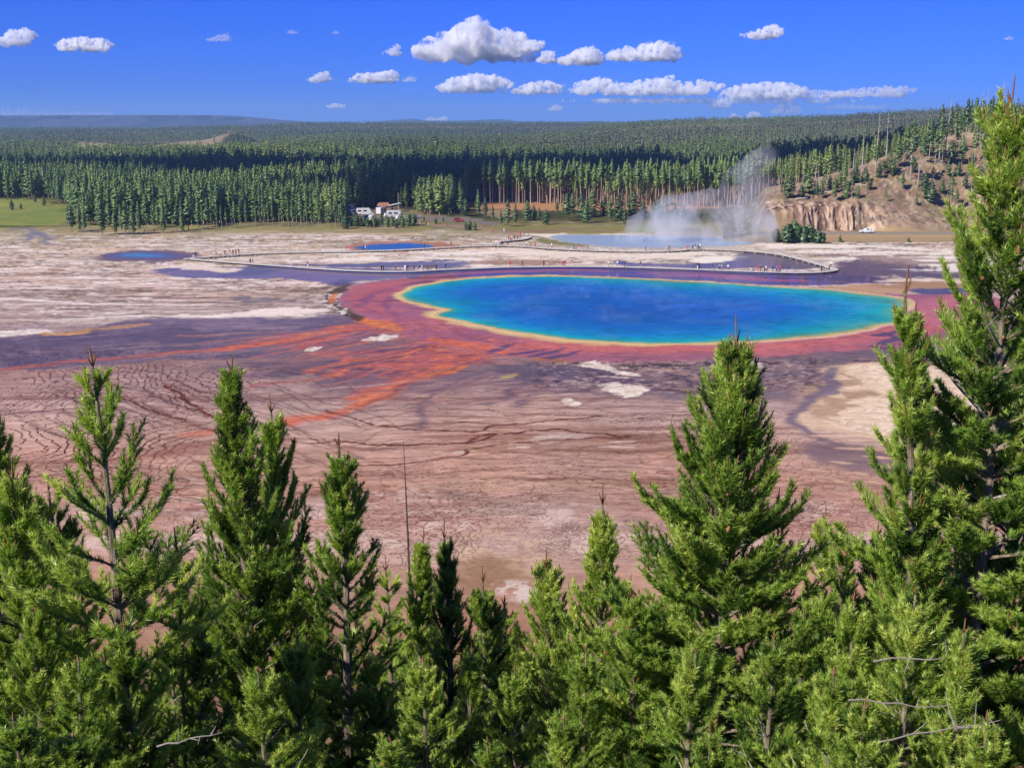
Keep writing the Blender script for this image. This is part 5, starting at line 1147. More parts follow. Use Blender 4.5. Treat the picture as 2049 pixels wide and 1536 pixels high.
bw = link('boardwalk', None, loc=(0, 330, 0)); tag(bw, 'long wooden boardwalk looping across the flats between the pools', 'boardwalk')
def bwpart(m, name, mat): o = m.build(name, mat, bw); o.location = (0, -330, 0); return o
WALKS = [walk(LOW), walk(UPP), walk([(1000, 490.5), (985, 486), (1000, 482), (1030, 480), (1050, 477), (1056, 473)])]
deck = MB(); beam = MB()
posts = []
for wi, Q in enumerate(WALKS):
    N = ribbon(Q, 2.4, 0, 0); n = len(Q); hw = 1.1 if wi < 2 else 1.6
    V = []
    for q, nn in zip(Q, N):
        V += [(q[0] + nn[0] * hw, q[1] + nn[1] * hw, DZ), (q[0] - nn[0] * hw, q[1] - nn[1] * hw, DZ), (q[0] + nn[0] * hw, q[1] + nn[1] * hw, DZ - .09), (q[0] - nn[0] * hw, q[1] - nn[1] * hw, DZ - .09)]
    F = []
    for i in range(n - 1): a = 4 * i; b_ = a + 4; F += [(a, a + 1, b_ + 1, b_), (a + 1, a + 3, b_ + 3, b_ + 1), (a + 2, a, b_, b_ + 2), (a + 3, a + 2, b_ + 2, b_ + 3)]
    deck.add(V, F)
    for sgn in (-1, 1):                     # bearers under both edges
        e = Q + N * sgn * (hw - .2); V = []
        for q, nn in zip(e, N): V += [(q[0] + nn[0] * .09, q[1] + nn[1] * .09, DZ - .092), (q[0] - nn[0] * .09, q[1] - nn[1] * .09, DZ - .092), (q[0] + nn[0] * .09, q[1] + nn[1] * .09, DZ - .2), (q[0] - nn[0] * .09, q[1] - nn[1] * .09, DZ - .2)]
        beam.add(V, F)
    if wi == 1:
        for i in range(0, n, 2):
            for sgn in (-1, 1): posts.append(Q[i] + N[i] * sgn * (hw - .1))
bwpart(deck, 'deck', PLANK); bwpart(beam, 'bearer', BEAMW)
posts.sort(key=lambda p: p[1])
pm = MB(); pm.box((0, 0, .2), (.5, .5, .4)); pmd = pm.data('post', [POSTW]); restp = MB()
for i, p in enumerate(posts):
    if i < 96: o = link('post', pmd, bw, loc=(p[0], p[1] - 330, 0))
    else: restp.box((p[0], p[1], .2), (.5, .5, .4))
if restp.n: o = bwpart(restp, 'post', POSTW); o['kind'] = 'stuff'
rail = MB(); Q = WALKS[1]; N = ribbon(Q, 1, 0, 0)
for i in range(len(Q) - 1):
    px_, _ = proj(Q[i, 0], Q[i, 1], DZ)
    if 1035 < px_ < 1500 and Q[i, 1] > 340:
        for sgn in (-1, 1):
            a = np.r_[Q[i] + N[i] * sgn * 1.2, DZ]; b_ = np.r_[Q[i + 1] + N[i + 1] * sgn * 1.2, DZ]
            for zz in (.45, .8, 1.1): rail.tube([a + (0, 0, zz), b_ + (0, 0, zz)], .03, 4)
            rail.tube([a, a + (0, 0, 1.12)], .045, 4)
bwpart(rail, 'railing', RAILW)
# benches
for px, z in ((868, 0), (852, 1)):
    p = at(px, 538.5, DZ); o = link('bench', None, loc=(p[0], p[1], DZ)); tag(o, 'dark wooden bench on the lower walkway, ' + ('right of its twin' if z == 0 else 'left of its twin'), 'bench'); m = MB(); m.box((0, 0, .45), (2.0, .5, .08)); m.build('seat', BEAMW, o); m = MB(); m.box((0, .27, .8), (2.0, .07, .45)); m.build('backrest', BEAMW, o)
    for sx in (-.85, .85): m = MB(); m.box((sx, 0, .2), (.1, .45, .41)); m.build('leg', BEAMW, o)

# ------------------------------------------------------------------ people
def person_mesh(pose):
    J = dict(pel=(0, 0, .95, .15), wai=(0, 0, 1.10, .135), che=(0, .01, 1.32, .165), nec=(0, .01, 1.47, .06), hb=(0, .02, 1.55, .075), hm=(0, .03, 1.63, .10), ht=(0, .01, 1.72, .07),
             ls=(-.17, 0, 1.41, .07), rs=(.17, 0, 1.41, .07), le=(-.24, -.02, 1.13, .05), re=(.24, -.02, 1.13, .05), lw=(-.25, .08, .90, .036), rw=(.25, .08, .90, .036), lf=(-.25, .11, .78, .03), rf=(.25, .11, .78, .03),
             lh=(-.09, 0, .90, .10), rh=(.09, 0, .90, .10), lk=(-.10, .03, .50, .07), rk=(.10, .03, .50, .07), la=(-.11, 0, .09, .045), ra=(.11, 0, .09, .045), lt=(-.12, .17, .04, .04), rt=(.12, .17, .04, .04))
    if pose == 'walk': J.update(lk=(-.10, .20, .52, .07), la=(-.10, .27, .10, .045), lt=(-.10, .43, .06, .04), rk=(.10, -.02, .50, .07), ra=(.10, -.30, .14, .045), rt=(.10, -.17, .05, .04), le=(-.23, -.16, 1.16, .05), lw=(-.22, -.16, .92, .036), lf=(-.22, -.14, .81, .03), re=(.23, .12, 1.16, .05), rw=(.21, .28, 1.0, .036), rf=(.2, .36, .94, .03))
    if pose == 'photo': J.update(le=(-.22, .22, 1.22, .05), re=(.22, .22, 1.22, .05), lw=(-.08, .38, 1.46, .036), rw=(.08, .38, 1.46, .036), lf=(-.04, .40, 1.55, .03), rf=(.04, .40, 1.55, .03))
    if pose == 'sit':
        J = {k: (v[0], v[1], v[2] - .43, v[3]) for k, v in J.items()}; J.update(lk=(-.12, .44, .52, .07), rk=(.12, .44, .52, .07), la=(-.12, .46, .09, .045), ra=(.12, .46, .09, .045), lt=(-.12, .62, .04, .04), rt=(.12, .62, .04, .04), le=(-.24, .05, .72, .05), re=(.24, .05, .72, .05), lw=(-.14, .30, .60, .036), rw=(.14, .30, .60, .036), lf=(-.1, .40, .6, .03), rf=(.1, .40, .6, .03))
    E = [('pel', 'wai'), ('wai', 'che'), ('che', 'nec'), ('nec', 'hb'), ('hb', 'hm'), ('hm', 'ht'), ('che', 'ls'), ('che', 'rs'), ('ls', 'le'), ('le', 'lw'), ('lw', 'lf'), ('rs', 're'), ('re', 'rw'), ('rw', 'rf'), ('pel', 'lh'), ('pel', 'rh'), ('lh', 'lk'), ('lk', 'la'), ('la', 'lt'), ('rh', 'rk'), ('rk', 'ra'), ('ra', 'rt')]
    ks = list(J); me = D.meshes.new('body'); me.from_pydata([J[k][:3] for k in ks], [(ks.index(a), ks.index(b)) for a, b in E], []); o = link('body', me)
    o.modifiers.new('s', 'SKIN'); sk = me.skin_vertices[0].data
    for i, k in enumerate(ks): sk[i].radius = (J[k][3],) * 2; sk[i].use_root = (k == 'pel')
    s = o.modifiers.new('u', 'SUBSURF'); s.levels = 1; s.render_levels = 1
    m2 = evalmesh(o); D.objects.remove(o); D.meshes.remove(me); m2.name = 'person_' + pose
    m2.materials.clear(); [m2.materials.append(None) for _ in range(4)]
    off = -.43 if pose == 'sit' else 0
    for p in m2.polygons:
        p.use_smooth = True; x, y, z = p.center; z -= off
        if z > 1.66 or (z > 1.57 and y < 0.0): k = 3
        elif z > 1.45: k = 0
        elif pose == 'sit': k = 1 if (z > 1.0 and y < .22 and abs(x) < .3) else (2 if abs(x) < .2 and z > .52 else 0)
        elif z > .96 and (abs(x) < .21 or z > 1.15): k = 1
        elif abs(x) > .19 and z > .7: k = 0
        elif z > .98: k = 1
        else: k = 2
        if z < .09 and pose != 'sit': k = 3
        p.material_index = k
    return m2


PM = {k: person_mesh(k) for k in ('stand', 'walk', 'photo', 'sit')}
CLR = dict(red=(.50, .035, .03), navy=(.02, .03, .10), dark=(.02, .02, .024), white=(.75, .74, .72), blue=(.05, .13, .42), pink=(.68, .22, .26), yellow=(.72, .56, .05), grey=(.22, .22, .23), orange=(.62, .18, .03), green=(.10, .28, .06), maroon=(.22, .02, .05), khaki=(.36, .28, .18))
CM = {k: simple('cloth_' + k, v, .8, .15, .12, 4) for k, v in CLR.items()}; SKIN = [simple('skin', (.48, .26, .17), .55, .3, .08, 5), simple('skin_dark', (.24, .12, .07), .55, .3, .08, 5)]; HAIR = [simple('hair', c, .7, .2, .2, 9) for c in ((.02, .014, .01), (.10, .05, .025), (.36, .26, .14))]
seen = {}
RP = np.random.default_rng(19)


def person(x, y, z, shirt, trous, pose, place, rz=None, h=1.0):
    o = link('person', PM[pose], None, loc=(x, y, z), rz=RP.uniform(0, 6.28) if rz is None else rz, sc=h * RP.uniform(.94, 1.05))
    for i, m in enumerate((SKIN[int(RP.random() < .15)], CM[shirt], CM[trous], HAIR[RP.integers(0, 3)])): o.material_slots[i].link = 'OBJECT'; o.material_slots[i].material = m
    verb = dict(stand='standing', walk='walking', photo='holding up a phone', sit='sitting')[pose]; small = 'child' if h < .8 else 'person'
    lab = f'{small} in {shirt} top and {trous} trousers {verb} {place}'
    tag(o, lab, 'person', 'visitors on the walkways'); seen.setdefault(lab, []).append((o, x)); return o


def on(walk_i, px, j=0.0):
    Q = WALKS[walk_i]; qx, _ = proj(Q[:, 0], Q[:, 1], DZ)
    if walk_i == 1: k0 = np.argmin(np.abs(qx - px) + 1000 * (Q[:, 1] < 340) * (px < 1500))
    else: k0 = np.argmin(np.abs(qx - px))
    X = (px - W / 2) / FOC * (Q[k0, 1] * CP + (EYE - DZ) * SP); return X, Q[k0, 1] + j, DZ


LOWP = [(501, 'dark', 'dark', 'stand'), (505, 'dark', 'navy', 'stand'), (615, 'navy', 'white', 'walk'), (763, 'dark', 'dark', 'stand'), (767, 'navy', 'dark', 'stand'), (792, 'dark', 'navy', 'walk'), (810, 'white', 'white', 'stand'), (814, 'maroon', 'dark', 'stand'), (816, 'dark', 'khaki', 'photo'), (828, 'dark', 'maroon', 'stand'), (847, 'blue', 'grey', 'stand'), (855, 'dark', 'navy', 'walk'), (873, 'navy', 'navy', 'photo'), (892, 'navy', 'navy', 'walk'),
        (1021, 'red', 'red', 'stand'), (1045, 'dark', 'maroon', 'walk'), (1088, 'maroon', 'dark', 'stand'), (1095, 'white', 'khaki', 'stand'), (1126, 'red', 'maroon', 'walk'), (1130, 'maroon', 'red', 'stand'), (1146, 'red', 'white', 'walk'), (1217, 'white', 'grey', 'stand'), (1236, 'white', 'blue', 'walk'), (1249, 'navy', 'navy', 'stand'), (1282, 'navy', 'grey', 'walk'),
        (1389, 'navy', 'navy', 'stand'), (1395, 'dark', 'white', 'walk'), (1400, 'dark', 'dark', 'stand'), (1425, 'dark', 'grey', 'walk'), (1440, 'grey', 'dark', 'stand'), (1444, 'white', 'khaki', 'stand'), (1457, 'white', 'maroon', 'stand'), (1501, 'khaki', 'white', 'stand'), (1504, 'maroon', 'white', 'stand'), (1517, 'red', 'red', 'photo'), (1522, 'dark', 'maroon', 'stand'), (1529, 'navy', 'dark', 'stand'), (1532, 'white', 'navy', 'walk'), (1535, 'navy', 'blue', 'stand'), (1545, 'dark', 'grey', 'photo'), (1553, 'blue', 'navy', 'stand'), (1560, 'red', 'maroon', 'stand'),
        (1644, 'dark', 'dark', 'stand'), (1654, 'white', 'grey', 'walk'), (1660, 'navy', 'dark', 'stand'), (1662, 'white', 'dark', 'stand')]
def place_of(px): return 'near the loop tip' if px < 520 else 'alone on the left walkway' if px < 700 else 'beside the walkway benches' if px < 920 else 'behind the spring, upper left' if px < 1110 else 'behind the middle of the spring' if px < 1200 else 'behind the spring, right of middle' if px < 1350 else 'below the railed corner' if px < 1480 else 'in the big walkway group' if px < 1600 else 'at the right walkway bend'
for px, a, b_, ps in LOWP:
    x, y, z = on(0, px, RP.uniform(-.7, .9)); person(x, y, z, a, b_, ps, place_of(px), h=.62 if px in (1095,) else 1)
for px, ps in ((838, 'sit'), (842, 'sit')): p = at(px, 538, DZ); person(p[0] + .3, p[1], DZ, 'dark' if px == 838 else 'white', 'dark', 'sit', 'low by the benches')
UPPP = [(388, 'dark', 'white', 'stand'), (392, 'dark', 'blue', 'stand'), (433, 'red', 'maroon', 'walk'), (450, 'maroon', 'dark', 'stand'), (460, 'maroon', 'white', 'walk'), (467, 'dark', 'red', 'stand'), (473, 'dark', 'navy', 'stand'), (477, 'dark', 'orange', 'stand'), (701, 'pink', 'pink', 'stand'), (704, 'red', 'pink', 'stand'), (727, 'navy', 'navy', 'stand'), (731, 'white', 'blue', 'stand'), (849, 'navy', 'navy', 'stand'), (903, 'dark', 'maroon', 'walk'),
        (983, 'green', 'white', 'stand'), (987, 'yellow', 'khaki', 'stand'), (993, 'white', 'grey', 'stand'), (1002, 'orange', 'dark', 'stand'), (1005, 'maroon', 'navy', 'walk'), (1011, 'navy', 'white', 'stand'), (1016, 'dark', 'dark', 'walk'), (1054, 'white', 'dark', 'stand'), (1062, 'maroon', 'maroon', 'stand'), (1071, 'red', 'dark', 'walk'), (1104, 'white', 'maroon', 'stand'), (1149, 'navy', 'navy', 'stand'), (1153, 'blue', 'dark', 'stand'), (1160, 'red', 'orange', 'stand'), (1166, 'maroon', 'dark', 'stand'), (1175, 'grey', 'navy', 'walk'),
        (1292, 'navy', 'dark', 'stand'), (1332, 'white', 'white', 'stand'), (1335, 'white', 'khaki', 'stand'), (1339, 'dark', 'grey', 'stand'), (1372, 'red', 'red', 'stand'), (1376, 'maroon', 'red', 'stand'), (1386, 'dark', 'dark', 'stand'), (1392, 'navy', 'white', 'walk'), (1397, 'dark', 'navy', 'stand'), (1400, 'white', 'dark', 'stand')]
def place_up(px): return 'at the loop\'s left tip' if px < 405 else 'in the far left group' if px < 520 else 'left of the small blue pool' if px < 780 else 'right of the small blue pool' if px < 930 else 'in the crowd by the fork' if px < 1030 else 'along the railing past the fork' if px < 1120 else 'at the railing before the lake' if px < 1220 else 'at the railing before the steam' if px < 1350 else 'at the railed corner'
for px, a, b_, ps in UPPP: x, y, z = on(1, px, RP.uniform(-.6, .6)); person(x, y, z, a, b_, ps, place_up(px))
for px, py, a, b_ in ((1018, 481, 'maroon', 'dark'), (1024, 481, 'yellow', 'grey'), (1029, 480, 'dark', 'maroon'), (1035, 479, 'orange', 'dark'), (1022, 483, 'red', 'navy')): p = at(px, py, DZ); person(p[0], p[1], DZ, a, b_, 'stand', 'on the short ramp above the fork')
for px, py, a, b_ in ((1041, 473, 'red', 'red'), (1046, 473, 'yellow', 'white'), (1054, 476, 'white', 'grey'), (1057, 476, 'green', 'khaki')): p = at(px, py); person(p[0], p[1], 0, a, b_, 'stand', 'at the head of the ramp')
for px, py, a, b_ in ((987, 466, 'orange', 'maroon'), (1007, 465, 'dark', 'navy'), (1008.5, 465.5, 'white', 'white'), (970, 459, 'maroon', 'khaki'), (840, 451, 'pink', 'white'), (843, 451, 'dark', 'pink'), (853, 451, 'red', 'dark'), (857, 451, 'orange', 'white'), (896, 453, 'red', 'dark')): p = at(px, py); person(p[0], p[1], 0, a, b_, 'walk', 'on the brown path')
for lab, L in seen.items():                 # tell true look-alikes apart by where they stand along the walk
    if len(L) > 1:
        L.sort(key=lambda t_: t_[1])
        for i, (o, x) in enumerate(L): o['label'] = lab.replace('person', ('leftmost', 'next', 'third', 'fourth')[min(i, 3)] + ' person', 1)

# ------------------------------------------------------------------ vehicles
TYRE = simple('tyre_rubber', (.02, .02, .02), .9, .1); RIMM = simple('wheel_rim', (.5, .5, .5), .3, .5, .05, metal=.6); GLASS = simple('dark_glass', (.015, .02, .025), .08, .6, .1); LAMP = simple('lamp_lens', (.6, .55, .5), .2, .5); RLAMP = simple('tail_lens', (.35, .01, .01), .25, .5)
PAINT = {}
def paint(rgb):
    k = tuple(rgb)
    if k not in PAINT: PAINT[k] = simple('car_paint', rgb, .28, .5, .06, .5)
    return PAINT[k]


def vehicle(kind, rgb, loc, rz, label, cat):
    o = link(kind, None, loc=loc, rz=rz); tag(o, label, cat)
    # sections along the length: x, half width, sill, belt, half width at roof, roof
    if kind == 'suv': S = [(-2.3, .78, .45, .80, .70, .82), (-2.2, .90, .32, 1.02, .74, 1.10), (-1.95, .93, .28, 1.06, .72, 1.62), (-1.2, .94, .27, 1.05, .72, 1.74), (.2, .94, .27, 1.02, .72, 1.72), (.75, .94, .27, 1.00, .74, 1.40), (1.15, .93, .27, .98, .80, 1.04), (2.0, .90, .30, .88, .78, .92), (2.3, .78, .42, .70, .68, .74)]; L = 4.6; wx_ = (-1.35, 1.40); wr = .36; win = [(-1.85, .1, 1.10, 1.60)]
    elif kind == 'car': S = [(-2.2, .74, .45, .78, .66, .80), (-2.1, .86, .30, .92, .72, .98), (-1.5, .88, .26, .95, .68, 1.08), (-.95, .89, .25, .95, .62, 1.42), (.1, .89, .25, .93, .62, 1.44), (.75, .89, .25, .92, .70, 1.08), (1.1, .88, .25, .90, .74, .95), (1.95, .85, .28, .80, .72, .84), (2.2, .72, .42, .62, .62, .66)]; wx_ = (-1.3, 1.35); wr = .32; win = [(-1.2, .35, .98, 1.36)]
    elif kind == 'van': S = [(-2.9, .95, .40, 1.2, .88, 2.25), (-2.8, 1.02, .32, 1.2, .92, 2.40), (1.3, 1.02, .32, 1.2, .92, 2.42), (1.9, 1.02, .32, 1.15, .90, 1.75), (2.4, 1.0, .32, 1.08, .88, 1.18), (2.85, .9, .40, .85, .80, .9)]; wx_ = (-1.8, 1.85); wr = .38; win = [(-2.4, 1.2, 1.35, 2.0)]
    else: S = [(-3.8, 1.15, .55, 1.6, 1.10, 3.05), (-3.7, 1.22, .48, 1.6, 1.18, 3.20), (1.6, 1.22, .48, 1.6, 1.18, 3.25), (2.0, 1.20, .48, 1.6, 1.12, 3.15), (2.6, 1.12, .45, 1.25, 1.0, 2.2), (3.0, 1.05, .45, 1.15, .95, 1.3), (3.7, .95, .5, .95, .85, 1.0)]; wx_ = (-2.2, 2.6); wr = .42; win = [(-3.2, -1.6, 1.75, 2.45), (-.8, .8, 1.75, 2.45)]
    V = []; F = []
    for x, hw, z0, zb, hr, zr in S: V += [(x, -hw * .9, z0), (x, hw * .9, z0), (x, hw, (z0 + zb) / 2), (x, hw, zb), (x, hr, zr), (x, -hr, zr), (x, -hw, zb), (x, -hw, (z0 + zb) / 2)]
    n = 8
    for i in range(len(S) - 1):
        for k in range(n): F.append((i * n + k, i * n + (k + 1) % n, (i + 1) * n + (k + 1) % n, (i + 1) * n + k))
    F += [tuple(range(n))[::-1], tuple(range((len(S) - 1) * n, len(S) * n))]
    m = MB(); m.add(V, F); b = m.build('body', paint(rgb), o)
    def sec(x): return [np.interp(x, [s[0] for s in S], [s[j] for s in S]) for j in range(1, 6)]
    for x0, x1, z0, z1 in win:
        for s in (-1, 1):
            P = []
            for x, z in ((x0, z0), (x1, z0), (x1 - (.25 if kind in ('suv', 'car') else 0), z1), (x0 + (.1 if kind in ('suv', 'car') else 0), z1)):
                hw, _, zb, hr, zr = sec(x); t_ = np.clip((z - zb) / max(zr - zb, .05), 0, 1); y = hw + (hr - hw) * t_ + .012; P.append((x, s * y, z))
            m = MB(); Q = np.array(P); m.add(np.vstack([Q, Q - [0, s * .02, 0]]), [(0, 1, 2, 3) if s < 0 else (3, 2, 1, 0), (4, 5, 1, 0), (5, 6, 2, 1), (6, 7, 3, 2), (7, 4, 0, 3)]); m.build('window', GLASS, o)
    wsx = {'suv': (.28, 1.1), 'car': (.16, .72), 'van': (1.4, 1.85), 'motorhome': (2.06, 2.58)}[kind]
    P = []
    for x in wsx:
        hw, _, zb, hr, zr = sec(x); P += [(x + .02, -hr * .9, zr + .012), (x + .02, hr * .9, zr + .012)]
    m = MB(); Q = np.array(P); m.add(np.vstack([Q, Q - [.03, 0, .02]]), [(0, 1, 3, 2), (0, 4, 5, 1), (2, 3, 7, 6)]); m.build('windscreen', GLASS, o)
    for s in (-1, 1):
        x = S[-1][0]; m = MB(); m.box((x - .05, s * S[-1][1] * .72, S[-1][3] + .0), (.12, .3, .14)); m.build('headlight', LAMP, o); m = MB(); m.box((S[0][0] + .03, s * S[0][1] * .8, S[0][3] - .05), (.1, .2, .2)); m.build('tail_light', RLAMP, o)
    for x in wx_:
        for s in (-1, 1):
            hw = sec(x)[0]; w = link('wheel', None, o, loc=(x, s * (hw - .08), wr)); m = MB(); a = [(.10 * k, r) for k, r in ((-1, wr * .9), (-.8, wr), (.8, wr), (1, wr * .9))]; m.tube([(0, y, 0) for y, _ in a], [r for _, r in a], 16); m.build('tyre', TYRE, w)
            m = MB(); m.tube([(0, s * .09, 0), (0, s * .112, 0)], [wr * .62, wr * .55], 12); m.build('rim', RIMM, w)
    return o


d = 424; X, Y = hxy(1732, d); vehicle('suv', (.62, .64, .66), (X, Y, 2.0), math.pi * .99, 'silver white car driving the road below the rock bank', 'car')
VE = [('motorhome', (.58, .58, .57), 697, 424, .3, 'white motorhome half hidden behind the grey stand at the left of the parking area', 'motorhome'), ('van', (.58, .58, .57), 709, 430, 1.0, 'white van just right of the leftmost motorhome', 'van'), ('motorhome', (.58, .58, .57), 731, 431, .1, 'white motorhome parked in front of the blue car', 'motorhome'), ('car', (.03, .10, .42), 737, 437, .1, 'bright blue car between white vans', 'car'), ('van', (.58, .58, .57), 746, 441, 1.4, 'white van parked nearest to the flats', 'van'),
      ('motorhome', (.58, .58, .57), 765, 429, 1.2, 'tall white motorhome beneath the brown roofed hut', 'motorhome'), ('suv', (.7, .71, .72), 779, 434, .2, 'silver estate car right of the tall motorhome', 'car'), ('motorhome', (.58, .58, .57), 792, 436, .15, 'white motorhome at the right end of the row', 'motorhome'), ('suv', (.74, .74, .74), 803, 440, .4, 'white off roader parked before the last motorhome', 'car'), ('suv', (.03, .03, .035), 825, 438, .1, 'black off roader at the right end of the parking area', 'car'), ('car', (.3, .3, .32), 836, 436, .2, 'grey car right of the black off roader', 'car'),
      ('suv', (.28, .03, .04), 918, 444, .05, 'dark red off roader on the road field', 'car'), ('suv', (.7, .7, .7), 909, 379, .2, 'white car in the clearing among the tall pines', 'car'), ('car', (.5, .5, .52), 897, 389, .5, 'grey car at the near edge of the pine clearing', 'car'), ('car', (.6, .6, .6), 716, 426, .2, 'pale car between the left motorhome and the row', 'car')]
for kd, rgb, px, py, rz, lab, cat in VE: p = at(px, py); vehicle(kd, rgb, (p[0], p[1], 0), rz, lab, cat)

# ------------------------------------------------------------------ two huts by the parking area
def hut(px, py, w, dp, h, roofrgb, wallrgb, lab, lean=False):
    p = at(px, py); o = link('hut', None, loc=(p[0], p[1], 0), rz=.15); tag(o, lab, 'hut'); wm = simple('hut_wall', wallrgb, .85, .1, .25, 1.5); rm = simple('hut_roof', roofrgb, .8, .15, .25, 1.2)
    m = MB(); m.box((0, 0, h / 2), (w, dp, h)); m.build('wall', wm, o)
    e = .5; hw, hd = w / 2 + e, dp / 2 + e; z0 = h + .01; z1 = h + w * .30
    m = MB()
    if lean: V = [(-hw, -hd, z0), (hw, -hd, z0 + 1.1), (hw, hd, z0 + 1.1), (-hw, hd, z0)]; V += [(x, y, z + .18) for x, y, z in V]; m.add(V, [(3, 2, 1, 0), (4, 5, 6, 7), (0, 1, 5, 4), (1, 2, 6, 5), (2, 3, 7, 6), (3, 0, 4, 7)])
    else: V = [(-hw, -hd, z0), (hw, -hd, z0), (hw, hd, z0), (-hw, hd, z0), (-hw * .7, 0, z1), (hw * .7, 0, z1)]; m.add(V, [(3, 2, 1, 0), (0, 1, 5, 4), (1, 2, 5), (2, 3, 4, 5), (3, 0, 4)])
    m.build('roof', rm, o); m = MB(); m.box((w * .15, -dp / 2 - .03, 1.05), (1.0, .06, 2.1)); dr = m.build('door', simple('hut_door', (.12, .07, .04), .7, .2), o); m = MB(); m.box((w * .15 + .38, -dp / 2 - .08, 1.0), (.1, .06, .06)); m.build('handle', RIMM, dr)
    for x in (-w * .28,): m = MB(); m.box((x, -dp / 2 - .03, 1.6), (.9, .06, .7)); m.build('window', GLASS, o)


hut(768, 423, 5.2, 4, 2.5, (.30, .13, .08), (.30, .19, .13), 'small hut with a reddish brown hipped roof behind the motorhomes'); hut(790, 424, 4.2, 3.4, 2.8, (.42, .42, .42), (.20, .13, .09), 'open brown hut with a tilted grey roof right of the other hut', True)
p = at(797.5, 428); m = MB(); m.tube([(0, 0, 0), (0, 0, 9.5)], [.16, .11], 6); o = link('pole', None, loc=(p[0], p[1], 0)); tag(o, 'pale bare wooden pole beside the grey roofed hut', 'pole'); m.build('shaft', GREYWOOD, o)
# ------------------------------------------------------------------ clouds: real bodies of vapour far beyond the haze
def vol_mat(name, dens, aniso=0.2, col=(1, 1, 1)):
    t = NT(name); v = t.n('ShaderNodeVolumePrincipled'); v.inputs['Density'].default_value = dens; v.inputs['Anisotropy'].default_value = aniso; v.inputs['Color'].default_value = (*col, 1)
    t.l(v.outputs[0], t.out.inputs['Volume']); return t.m


ICO = None
def ico():
    global ICO
    if ICO is None:
        bm = bmesh.new(); bmesh.ops.create_icosphere(bm, subdivisions=2, radius=1); ICO = (np.array([v.co[:] for v in bm.verts]), np.array([[v.index for v in f.verts] for f in bm.faces])); bm.free()
    return ICO


def puffs(name, sph, vox, disp, mats, seed=0):
    v0, f0 = ico(); V = np.vstack([v0 * np.asarray(s[3:6]) + np.asarray(s[:3]) for s in sph]); F = np.vstack([f0 + len(v0) * i for i in range(len(sph))])
    me = mesh(name, V, [F]); o = link(name, me)
    m = o.modifiers.new('r', 'REMESH'); m.mode = 'VOXEL'; m.voxel_size = vox
    for k, (sz, st) in enumerate(disp):
        tx_ = D.textures.new('puff', 'CLOUDS'); tx_.noise_scale = sz; tx_.noise_depth = 2
        d = o.modifiers.new('d', 'DISPLACE'); d.texture = tx_; d.strength = st; d.mid_level = 0.5; d.texture_coords = 'LOCAL'
    me2 = evalmesh(o); o.modifiers.clear(); o.data = me2; D.meshes.remove(me); me2.name = name
    for p_ in me2.polygons: p_.use_smooth = True
    me2.materials.clear(); [me2.materials.append(m_) for m_ in mats]
    return o


def cloud_mat(dens, size):
    t = NT('cloud_vapour'); tc = t.n('ShaderNodeTexCoord'); nz = t.noise(3.4 / size, 7, .66, tc.outputs['Object'])
    mr = t.n('ShaderNodeMapRange'); mr.inputs[1].default_value = .45; mr.inputs[2].default_value = .66; mr.inputs[4].default_value = dens; t.l(nz.outputs[0], mr.inputs[0])
    v = t.n('ShaderNodeVolumePrincipled'); v.inputs['Anisotropy'].default_value = .1; v.inputs['Color'].default_value = (1, 1, 1, 1); t.l(mr.outputs[0], v.inputs['Density']); t.l(v.outputs[0], t.out.inputs['Volume']); return t.m


